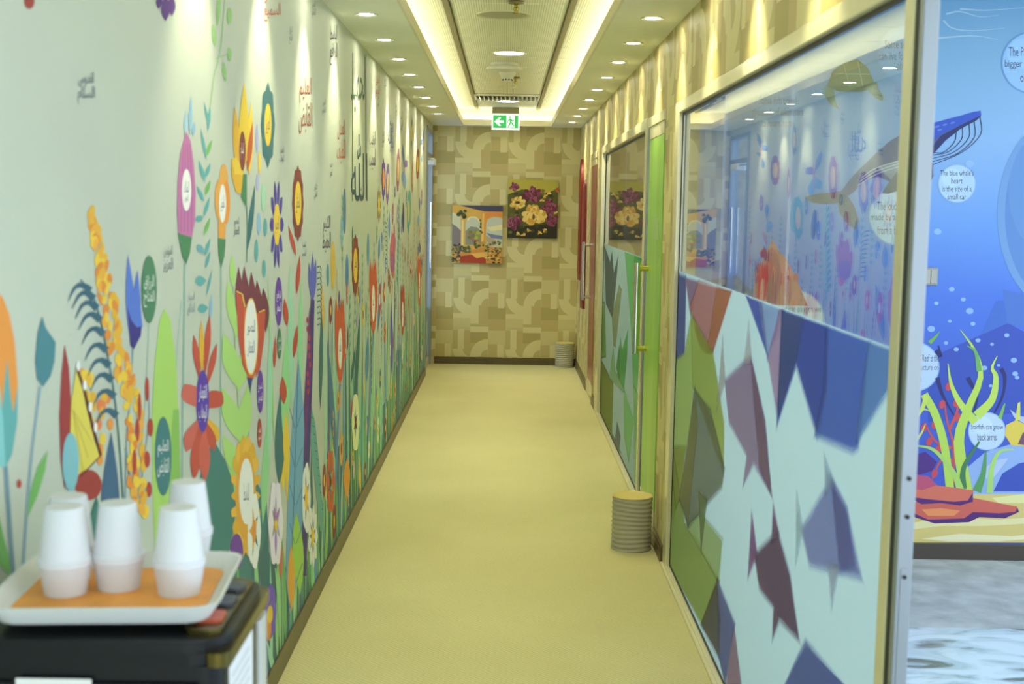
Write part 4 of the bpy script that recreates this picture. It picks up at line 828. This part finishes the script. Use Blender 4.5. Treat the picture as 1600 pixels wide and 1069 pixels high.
# fittings of the ocean room
e = tag(empty('light_switch', (0, 0, 0)), 'small grey double switch plate on the blue ocean wall', 'switch'); 
a, b = hit(1442, 418, 1, YM), hit(1464, 446, 1, YM)
MB().bbox((a.x, YM-.010, b.z), (b.x, YM, a.z), .003, 1).build('plate', mat('grey_switch', (150, 150, 146), .45), e); e.location = (0, 0, 0)
for q in (0, 1): x0 = a.x+.006+(b.x-a.x-.012)*q/2; MB().bbox((x0+.001, YM-.014, b.z+.008), (x0+(b.x-a.x-.012)/2-.001, YM-.0101, a.z-.008), .002, 1).build('rocker', mat('switch_rocker', (162, 162, 156), .4), e)
def wave_mat():
    t = NT('wave_print_vinyl'); wv = t.node('ShaderNodeTexNoise'); wv.inputs['Scale'].default_value = 2.6; wv.inputs['Detail'].default_value = 6; wv.inputs['Distortion'].default_value = 1.6
    t.link(t.coords((1, 1.8, 1)), wv.inputs[0]); r = t.node('ShaderNodeValToRGB'); cr = r.color_ramp
    cr.elements[0].position = .40; cr.elements[0].color = (*lin((112, 124, 118)), 1); cr.elements[1].position = .58; cr.elements[1].color = (*lin((206, 226, 240)), 1)
    e_ = cr.elements.new(.475); e_.color = (*lin((176, 200, 214)), 1)
    t.link(wv.outputs[0], r.inputs[0]); t.link(r.outputs[0], t.b.inputs['Base Color']); t.b.inputs['Roughness'].default_value = .25
    bp = t.node('ShaderNodeBump'); bp.inputs['Strength'].default_value = .3; bp.inputs['Distance'].default_value = .01; t.link(wv.outputs[0], bp.inputs['Height']); t.link(bp.outputs[0], t.b.inputs['Normal']); return t.m
tag(MB().bbox((.9, 1.0, 0), (4.4, 5.18, .006), .002, 1).build('floor_mat', wave_mat()), 'glossy pale blue and grey wave patterned sheet on the ocean room floor', 'mat')

Ink.gain = 1.0
# ================================================================ paintings on the far wall
def painting(px0, py0, px1, py1, label, draw):
    YP = YF-.03; a, b = hit(px0, py0, 1, YP), hit(px1, py1, 1, YP)
    e = tag(empty('painting', ((a.x+b.x)/2, YF, b.z)), label, 'painting', 'canvases on the far wall')
    o = MB().bbox((a.x, YP, b.z), (b.x, YF-.002, a.z), .003, 1).build('canvas', mat('canvas_edge', (92, 84, 52), .7)); o.parent = e; o.matrix_parent_inverse = Matrix.Translation(-e.location)
    def P_(u, v, off):   # u,v 0..1 across the canvas
        return (a.x+(b.x-a.x)*u-e.location.x, YP-.0004-off-e.location.y, a.z+(b.z-a.z)*v-e.location.z)
    k = Ink(P_, 0); k.spread = 1.2e-5; draw(k); q = k.build('painted_picture', e, INKP)
def arches(k):
    B = lambda x, y: ((x-125)/550, (y-352)/655)
    P = lambda pts, c: k.p([B(*q) for q in pts], c)
    def El(x, y, rx, ry, c, n=14): k.e((x-125)/550, (y-352)/655, rx/550, ry/655, c, 0, n)
    F = lambda px: px
    P([(125,352),(675,352),(675,1007),(125,1007)], (214, 168, 76))
    P([(200,352),(680,352),(680,418),(480,418),(330,385)], (70, 68, 92))
    P([(125,430),(215,480),(225,700),(125,760)], (206, 204, 164)); P([(125,560),(180,600),(220,640),(220,900),(125,900)], (128, 120, 116))
    P([(270,800),(272,560),(290,505),(330,475),(385,478),(425,520),(440,570),(440,800)], (196, 198, 172)); P([(272,640),(330,590),(400,600),(440,640),(440,800),(270,800)], (138, 140, 118))
    P([(285,505),(330,475),(385,478),(425,520),(434,560),(420,540),(385,495),(330,490),(292,530)], (236, 222, 160))
    P([(495,820),(495,560),(520,505),(570,480),(630,480),(675,500),(675,820)], (188, 194, 176)); P([(500,600),(560,640),(675,620),(675,560),(600,580)], (226, 214, 158)); P([(497,660),(600,680),(675,690),(675,730),(560,720)], (116, 124, 152)); P([(497,690),(590,730),(640,780),(497,830)], (178, 160, 130))
    P([(445,420),(500,420),(500,480),(490,800),(440,800),(445,560)], (224, 150, 56)); P([(455,440),(475,440),(470,800),(445,800)], (226, 190, 104)); P([(490,420),(675,420),(675,480),(560,470),(500,510)], (224, 140, 66))
    P([(220,500),(270,500),(272,800),(250,850),(220,850)], (206, 168, 90)); P([(228,520),(250,520),(250,840),(226,840)], (232, 206, 134))
    random.seed(3)
    for i in range(16): El(random.uniform(280,430), random.uniform(650,770), 24, 20, random.choice(((138,146,60),(176,174,70),(110,128,60),(166,110,100))))
    for i in range(12): El(random.uniform(185,265), random.uniform(410,490), 20, 18, random.choice(((62,72,40),(84,92,50),(46,56,34))), 9)
    for i in range(10): El(random.uniform(430,455), random.uniform(520,660), 10, 14, (92, 104, 52), 8)
    P([(215,900),(330,860),(500,820),(675,830),(675,1007),(215,1007)], (206, 140, 62)); P([(215,930),(420,900),(500,960),(500,1007),(215,1007)], (168, 62, 36)); P([(330,900),(470,880),(520,920),(400,950)], (226, 176, 80))
    for i in range(22): El(random.uniform(380,510), random.uniform(760,830), 18, 14, random.choice(((112,112,52),(190,150,70),(72,84,48))), 9)
    for i in range(22): El(random.uniform(215,330), random.uniform(820,880), 18, 14, random.choice(((92,100,66),(72,84,48))), 9)
    for i in range(70): El(random.uniform(490,670), random.uniform(850,1000) if i < 48 else random.uniform(740,860), 13, 10, random.choice(((70,82,40),(120,120,56),(206,196,110),(52,60,32),(200,170,90))), 8)
    for i in range(60): El(random.uniform(128,215), random.uniform(790,1000), 12, 10, random.choice(((60,70,36),(96,60,80),(130,116,60),(170,150,70),(44,50,30))), 8)
def blooms(k):
    B = lambda x, y: ((x-742)/552, (y-72)/660)
    P = lambda pts, c: k.p([B(*q) for q in pts], c)
    def El(x, y, rx, ry, c, n=12, r=0): k.e((x-742)/552, (y-72)/660, rx/552, ry/660, c, r, n)
    P([(742,72),(1294,72),(1294,732),(742,732)], (92, 90, 38)); P([(742,72),(1294,72),(1294,170),(1100,240),(900,180),(742,240)], (184, 174, 72)); P([(742,560),(900,600),(1100,580),(1294,560),(1294,732),(742,732)], (44, 42, 26))
    random.seed(9)
    for i in range(50): El(random.uniform(760,1280), random.uniform(190,700), 24, 18, random.choice(((70,76,34),(104,104,44),(60,60,30),(120,116,52))), 8)
    def rose(cx, cy, rx, ry, cols, n=26):
        n = int(n*1.5)
        for i in range(n):
            q = 1-i/n; a = i*2.4+random.uniform(-.7, .7); El(cx+rx*.62*q*math.cos(a), cy+ry*.62*q*math.sin(a), rx*(.14+.22*q), ry*(.12+.2*q), random.choice(cols), 10, math.degrees(a))
    PU = [(112,44,72),(140,62,92),(96,34,60),(158,84,112)]; YE = [(226,186,84),(236,206,112),(212,160,66),(240,216,136)]
    rose(810, 155, 62, 58, PU); rose(1000, 240, 128, 86, PU, 36); rose(1200, 370, 105, 85, PU, 34); rose(1225, 520, 84, 84, PU, 30); rose(820, 555, 95, 92, PU, 32)
    rose(850, 335, 98, 78, YE, 30); El(850, 330, 26, 16, (74, 60, 24)); rose(1035, 470, 150, 118, YE, 46); El(1030, 490, 14, 34, (96, 66, 30)); rose(1285, 180, 26, 44, [(170,84,40),(196,110,60)], 8)
    for x, y in ((1190, 215), (1150, 250), (1120, 300), (975, 640), (1100, 665), (1150, 640), (860, 680), (920, 695), (1270, 440)): rose(x, y, 32, 26, YE, 7)
painting(707, 320.5, 784, 412, 'canvas painting of a yellow arched terrace with garden by the sea', arches)
painting(794, 280.5, 870.5, 373, 'canvas painting of purple and yellow flowers', blooms)

# ================================================================ ceiling fittings
def disc_lamp(x, y, r, label, lit):
    e = tag(empty('ceiling_lamp', (x, y, ZC)), label, 'ceiling light')
    MB().lathe([(r, -.001), (r+.018, -.006), (r+.02, -.001), (r+.02, .004)], n=36, cap0=False, cap1=False).build('trim_ring', m_lampring, e, smooth=True)
    MB().lathe([(0, -.002), (r, -.002), (r, .004)], n=36, cap0=False, cap1=False).build('diffuser', m_lamp_big if lit else mat('unlit_diffuser', (176, 172, 150), .5), e)
    if lit:
        l = bpy.data.lights.new('lamp_beam', 'SPOT'); l.energy = 32; l.color = WARM; l.spot_size = math.radians(105); l.spot_blend = 1; l.shadow_soft_size = .09
        lo = bpy.data.objects.new('lamp_beam', l); COL.objects.link(lo); lo.parent = e; lo.location = (0, 0, -.02)
disc_lamp(.005, 8.94, .10, 'large round lit ceiling lamp in front of the disc diffuser', True)
disc_lamp(0, 12.9, .10, 'large round lit ceiling lamp above the exit sign', True)
disc_lamp(-.03, 7.19, .13, 'large round unlit ceiling panel beside the nearest sprinkler', False)
def sprinkler(x, y, label):
    e = tag(empty('sprinkler', (x, y, ZC)), label, 'sprinkler', 'sprinkler heads')
    MB().lathe([(.008, 0), (.045, -.002), (.04, -.012), (.012, -.014)], n=24, cap0=False, cap1=False).build('escutcheon', mat('sprinkler_rose', (120, 112, 84), .3, metal=.6), e, smooth=True)
    b = MB().lathe([(.009, -.012), (.011, -.03), (.006, -.035), (.006, -.05)], n=14)
    for s in (-1, 1): b.tube([(s*.008, 0, -.03), (s*.014, 0, -.042), (s*.004, 0, -.058)], .0025, 6)
    b.build('sprinkler_head', m_brass, e, smooth=True)
    MB().lathe([(.002, -.058), (.018, -.060), (.018, -.062), (.002, -.062)], n=16).build('deflector', m_brass, e)
sprinkler(.035, 6.72, 'brass sprinkler head nearest the camera on the ceiling'); sprinkler(.06, 10.55, 'small sprinkler head beside the white smoke detector')
e = tag(empty('disc_diffuser', (-.03, 9.55, ZC)), 'round white raised disc diffuser behind the large lit lamp', 'vent')
MB().lathe([(.10, .002), (.10, -.02), (.09, -.03)], n=36, cap0=False).build('neck', m_white, e, smooth=True)
MB().lathe([(.09, -.026), (.125, -.03), (.135, -.042), (.125, -.052), (.06, -.056), (0, -.056)], n=36, cap0=False, cap1=False).build('disc', m_white, e, smooth=True)
e = tag(empty('smoke_detector', (-.005, 10.15, ZC)), 'white domed smoke detector with dark slots', 'detector')
MB().lathe([(.065, .002), (.065, -.015), (.055, -.03), (.045, -.055), (.03, -.072), (0, -.076)], n=32, cap0=False, cap1=False).build('body', m_white, e, smooth=True)
for i in range(10):
    a = 2*math.pi*i/10; MB().bbox((-.006, -.004, -.006), (.006, .004, .006), .001, 1).build('slot', m_dark, e).matrix_local = Matrix.Translation((.038*math.cos(a), .038*math.sin(a), -.062)) @ Matrix.Rotation(a+math.pi/2, 4, 'Z')
e = tag(empty('louvre_panel', (-.005, 12.35, ZC)), 'long ceiling fitting with a row of silver louvre blades near the exit sign', 'ceiling light')
MB().bbox((-.30, -.25, -.002), (.30, .25, .002), .001, 1).build('backing', mat('louvre_backing', (60, 58, 44), .6), e)
MB().bbox((-.30, -.25, -.02), (.30, -.238, -.0021), .002, 1).bbox((-.30, .238, -.02), (.30, .25, -.0021), .002, 1).bbox((-.305, -.25, -.02), (-.29, .25, -.0021), .002, 1).bbox((.29, -.25, -.02), (.305, .25, -.0021), .002, 1).build('frame', m_white, e)
bl = None
for i in range(14):
    x = -.26+i*.04
    if bl is None:
        o = MB().prism([(-.011, -.004), (.009, -.034), (.013, -.034), (-.007, -.004)], lambda a, b, d: (a, d, b), -.235, .235).build('louvre_blade', mat('louvre_white', (228, 228, 216), .25, metal=.3), e); bl = o.data
    else: o = bpy.data.objects.new('louvre_blade', bl); COL.objects.link(o); o.parent = e
    o.location.x = x
for x in (-.05, .05):
    e = tag(empty('ceiling_sensor', (x-.005, 11.35, ZC)), 'tiny round white ceiling sensor, the %s of a pair' % ('left' if x < 0 else 'right'), 'sensor', 'ceiling sensors')
    MB().lathe([(.022, .002), (.022, -.008), (.012, -.014), (0, -.015)], n=16, cap0=False, cap1=False).build('cover', m_white, e, smooth=True)

# ---- exit sign
YE_ = 13.70; sg_ = hit(790, 190.5, 1, YE_)
e = tag(empty('exit_sign', (sg_.x, YE_, sg_.z+.32)), 'green and white running man exit sign hanging from the ceiling', 'sign')
MB().bbox((-.142, -.006, -.245), (.142, .03, ZC-sg_.z-.32-.001), .003, 1).build('mounting_box', mat('sign_mount', (150, 142, 106), .5), e)
MB().bbox((-.146, -.02, -.403), (.146, -.006, -.237), .002, 1).build('panel', mat('sign_panel', (240, 244, 240), .4, emit=(.85, 1, .85), es=.55), e)
def sign_map(u, v, o): return (-.146+.292*u, -.0203-o, -.237-.166*v)
m_sign = NT('sign_print'); a_ = m_sign.node('ShaderNodeAttribute', attribute_name='Col'); m_sign.link(a_.outputs[0], m_sign.b.inputs[0]); m_sign.link(a_.outputs[0], m_sign.b.inputs['Emission Color']); m_sign.b.inputs['Emission Strength'].default_value = .5
k = Ink(sign_map); G = (44, 168, 88); Wt = (246, 250, 246)
k.p([(.05, .1), (.53, .1), (.53, .9), (.05, .9)], G).p([(.1, .5), (.26, .24), (.34, .24), (.25, .43), (.43, .43), (.43, .57), (.25, .57), (.34, .76), (.26, .76)], Wt).p([(.83, .1), (.95, .1), (.95, .9), (.55, .9), (.55, .86), (.83, .86)], G)
k.e(.655, .22, .032, .06, G).p([(.635, .3), (.69, .3), (.72, .52), (.655, .55)], G).p([(.655, .5), (.70, .53), (.67, .70), (.60, .86), (.57, .82), (.625, .67)], G).p([(.68, .52), (.72, .5), (.77, .62), (.82, .74), (.79, .78), (.73, .68)], G).p([(.65, .3), (.665, .36), (.60, .45), (.585, .56), (.56, .54), (.58, .41)], G).p([(.68, .3), (.75, .40), (.80, .36), (.81, .41), (.745, .48), (.67, .40)], G)
k.build('sign_print', e, m_sign.m)

# ================================================================ waste bins
m_bin = mat('ribbed_bin', (174, 170, 150), .55, noise=.03); m_lid = mat('bin_top', (206, 188, 110), .5)
def bin_(x, y, r, h, label):
    e = tag(empty('waste_bin', (x, y, 0)), label, 'waste bin', 'ribbed waste bins'); prof = []; N = 84
    n = 48; v = []; f = []
    for i in range(N+1):
        z = h*i/N
        for k in range(n):
            a = 2*math.pi*k/n; rr = r+.0026*math.sin(z/h*2*math.pi*12 + 1.2*math.sin(2*a+z*14)) ; v.append((rr*math.cos(a), rr*math.sin(a), z))
    for i in range(N):
        for k in range(n): f.append((i*n+k, i*n+(k+1) % n, (i+1)*n+(k+1) % n, (i+1)*n+k))
    f.append(tuple(range(n-1, -1, -1)))
    MB().add(v, f).build('body', m_bin, e, smooth=True)
    MB().lathe([(r-.001, h-.004), (r+.002, h), (r-.003, h+.003), (r-.008, h-.001), (r*.6, h-.004), (0, h-.005)], n=48, cap0=False, cap1=False).build('lid', m_lid, e, smooth=True)
bin_(.662, 6.385, .1, .272, 'ribbed grey-beige round waste bin with yellowish top, near the green door')
bin_(.662, 13.87, .1, .262, 'ribbed beige round waste bin in the far corner of the corridor')

# ================================================================ red wall boards
m_red = mat('red_lacquer', (116, 24, 11), .45)
def board(y0, y1, z0, z1, x0, label):
    P = []; n = 12; yc = (y0+y1)/2; hw = (y1-y0)/2; hh = .30
    P.append((y0, z0+.02)); P.append((y1, z0)); P.append((y1, z1-hh))
    for i in range(1, n): a = math.pi/2*i/n; P.append((yc+hw*math.cos(a), z1-hh+hh*math.sin(a)))
    P.append((yc, z1))
    for i in range(n-1, 0, -1): a = math.pi/2*i/n; P.append((yc-hw*math.cos(a), z1-hh+hh*math.sin(a)))
    P.append((y0, z1-hh)); e = tag(empty('wall_board', (XR, yc, z0)), label, 'wall panel', 'red wall boards')
    MB().prism(P, lambda a, b, d: (d-XR, a-yc, b-z0), x0, XR-.0012).build('board', m_red, e)
    MB().prism([(yc+(a-yc)*.86, z0+.06+(b-z0)*.93) for a, b in P], lambda a, b, d: (d-XR, a-yc, b-z0), x0-.004, x0-.0002).build('face_panel', mat('red_face', (122, 27, 12), .5), e)
board(13.20, 13.62, .96, 2.215, .765, 'taller red rounded wall board nearest the far corner')
board(12.62, 13.05, .71, 1.99, .765, 'lower red rounded wall board nearest the red door')

# ================================================================ drinks machine with tray and cups (foreground)
m_black = mat('gloss_black', (18, 19, 22), .3, spec=.3); m_black2 = mat('satin_black', (28, 30, 34), .4, spec=.3); m_gold = mat('dark_gold', (104, 92, 44), .22, metal=.85)
X0, X1, Y0, Y1, ZT = -.775, -.388, 1.755, 2.09, 1.088
e = tag(empty('water_dispenser', ((X0+X1)/2, (Y0+Y1)/2, 0)), 'black drinks machine with gold trimmed top carrying the tray of cups', 'drinks machine')
def add(o): o.parent = e; o.matrix_parent_inverse = Matrix.Translation(-e.location); return o
def rrect(x0, y0, x1, y1, r, n=6):
    P = []
    for cx, cy, a0 in ((x1-r, y0+r, -90), (x1-r, y1-r, 0), (x0+r, y1-r, 90), (x0+r, y0+r, 180)):
        for i in range(n+1): a = math.radians(a0+90*i/n); P.append((cx+r*math.cos(a), cy+r*math.sin(a)))
    return P
def slab(P, z0, z1): return MB().prism(P, lambda a, b, d: (a, b, d), z0, z1)
add(slab(rrect(X0, Y0, X1, Y1-.055, .03), .0, ZT-.035).build('body', m_black, smooth=True))
add(slab(rrect(X0+.005, Y1-.055, X1+.002, Y1, .004), .0, ZT-.06).build('rear_housing', mat('pale_grey_plastic', (196, 200, 196), .4), smooth=True))
add(slab(rrect(-.415, Y0-.002, X1+.010, Y1-.01, .018), ZT-.036, ZT-.016).build('gold_band', m_gold, smooth=True))
top = add(slab(rrect(X0, Y0-.002, X1+.004, Y1-.014, .06), ZT-.016, ZT).build('top', m_black, smooth=True))
pn = add(slab(rrect(-.45, Y0+.03, X1-.008, Y1-.05, .018), ZT, ZT+.008).build('control_panel', m_gold, smooth=True))
for i, (c, nm_) in enumerate((((186, 84, 52), 'red_button'), ((60, 64, 74), 'button'), ((60, 64, 74), 'button'))):
    yb = Y0+.06+.075*i; b = slab(rrect(-.444, yb, X1-.014, yb+.05, .012), ZT+.008, ZT+.013).build(nm_, mat(nm_, c, .3), pn, smooth=True); b.matrix_parent_inverse = Matrix.Translation(-e.location) @ Matrix.Translation(e.location)
add(MB().bbox((X0+.02, Y0-.008, .50), (X1-.055, Y0, .965), .006).build('front_door', m_black2))
add(slab(rrect(X0, Y0, X1+.004, Y1-.016, .05), ZT-.035, ZT-.0165).build('collar', m_black))
add(MB().bbox((X0+.02, Y0-.008, .985), (X1-.03, Y0, 1.03), .005).build('front_fascia', m_black))
add(MB().bbox((X0+.06, Y0-.016, .925), (X1-.10, Y0-.0085, .938), .003).build('door_groove', mat('groove_grey', (70, 76, 86), .3)))
lb = hit(24, 1060, 1, Y0-.009), hit(143, 1069, 1, Y0-.009)
add(MB().bbox((lb[0].x, Y0-.0095, .84), (lb[1].x, Y0-.0082, lb[0].z), .0005, 1).build('front_label', m_white))
a, b = hit(346, 985, 0, X1), hit(395, 975, 0, X1)
k = Ink(lambda u, v, o: (X1+.0006+o, u, v)); k.p([(1.80, .945), (1.975, .945), (1.975, 1.035), (1.80, 1.035)], (226, 230, 236))
for i in range(4): k.p([(1.82, .965+i*.016), (1.95, .965+i*.016), (1.95, .968+i*.016), (1.82, .968+i*.016)], (176, 184, 196))
add(k.build('side_label', None, INK))
# tray
tc = ((-.401-.718)/2-.018, 1.922); TRZ = ZT+.0085+.005
tr = tag(empty('serving_tray', (tc[0], tc[1], ZT+.0005), math.radians(4.0)), 'white rimmed tray with orange base holding foam cups', 'tray')
def tray_mesh():
    z0 = .0; mb = MB(); P0 = rrect(-.150, -.134, .150, .134, .035); P1 = rrect(-.168, -.152, .168, .152, .04); P2 = rrect(-.163, -.147, .163, .147, .038); P3 = rrect(-.146, -.130, .146, .130, .033)
    n = len(P0); v = [(a, b, .0) for a, b in P0]+[(a, b, .028) for a, b in P1]+[(a, b, .028) for a, b in P2]+[(a, b, .006) for a, b in P3]
    f = [tuple(range(n-1, -1, -1))]
    for L in range(3): f += [(L*n+i, L*n+(i+1) % n, (L+1)*n+(i+1) % n, (L+1)*n+i) for i in range(n)]
    f.append(tuple(3*n+i for i in range(n))); return mb.add(v, f)
tr.location.z = ZT+.0135
tray_mesh().build('rim', mat('tray_white', (226, 230, 226), .35), tr, smooth=True)
MB().prism(rrect(-.140, -.124, .140, .124, .03), lambda a, b, d: (a, b, d), .0062, .0085).build('base_mat', mat('orange_mat', (240, 160, 60), .5, noise=.15, nscale=14), tr)
# cups
m_cup = mat('white_foam', (224, 226, 231), .55)
TZ = tr.location.z+.0088
def cup_upright():
    return MB().lathe([(0, .0), (.031, .0), (.0375, .043), (.0395, .046), (.0385, .0495), (.036, .048), (.030, .004), (0, .004)], n=36, cap0=False, cap1=False)
def cup_inverted():
    return MB().lathe([(0, .083), (.0262, .083), (.0275, .0815), (.0368, .006), (.0392, .005), (.0398, .002), (.039, 0), (.036, 0), (.0255, .078), (0, .078)], n=36, cap0=False, cap1=False)
me1 = me2 = None
for px, py, wh in ((100, 792, 'front left'), (107, 775, 'rear left'), (184, 786, 'middle'), (279, 793, 'front right'), (294, 753, 'rear right')):
    h = hit(px, py, 2, TZ+.132)
    for part in (0, 1):
        c = empty('foam_cup', (h.x, h.y, TZ+part*.0496))
        tag(c, 'white foam cup %s the %s stack on the tray' % (('upright at the bottom of', 'upside down on top of')[part], wh), 'cup', 'foam cups on the tray')
        me = (me1, me2)[part]
        if me is None:
            o = (cup_upright, cup_inverted)[part]().build('cup_wall', m_cup, c, smooth=True)
            if part: me2 = o.data
            else: me1 = o.data
        else:
            o = bpy.data.objects.new('cup_wall', me); COL.objects.link(o); o.parent = c
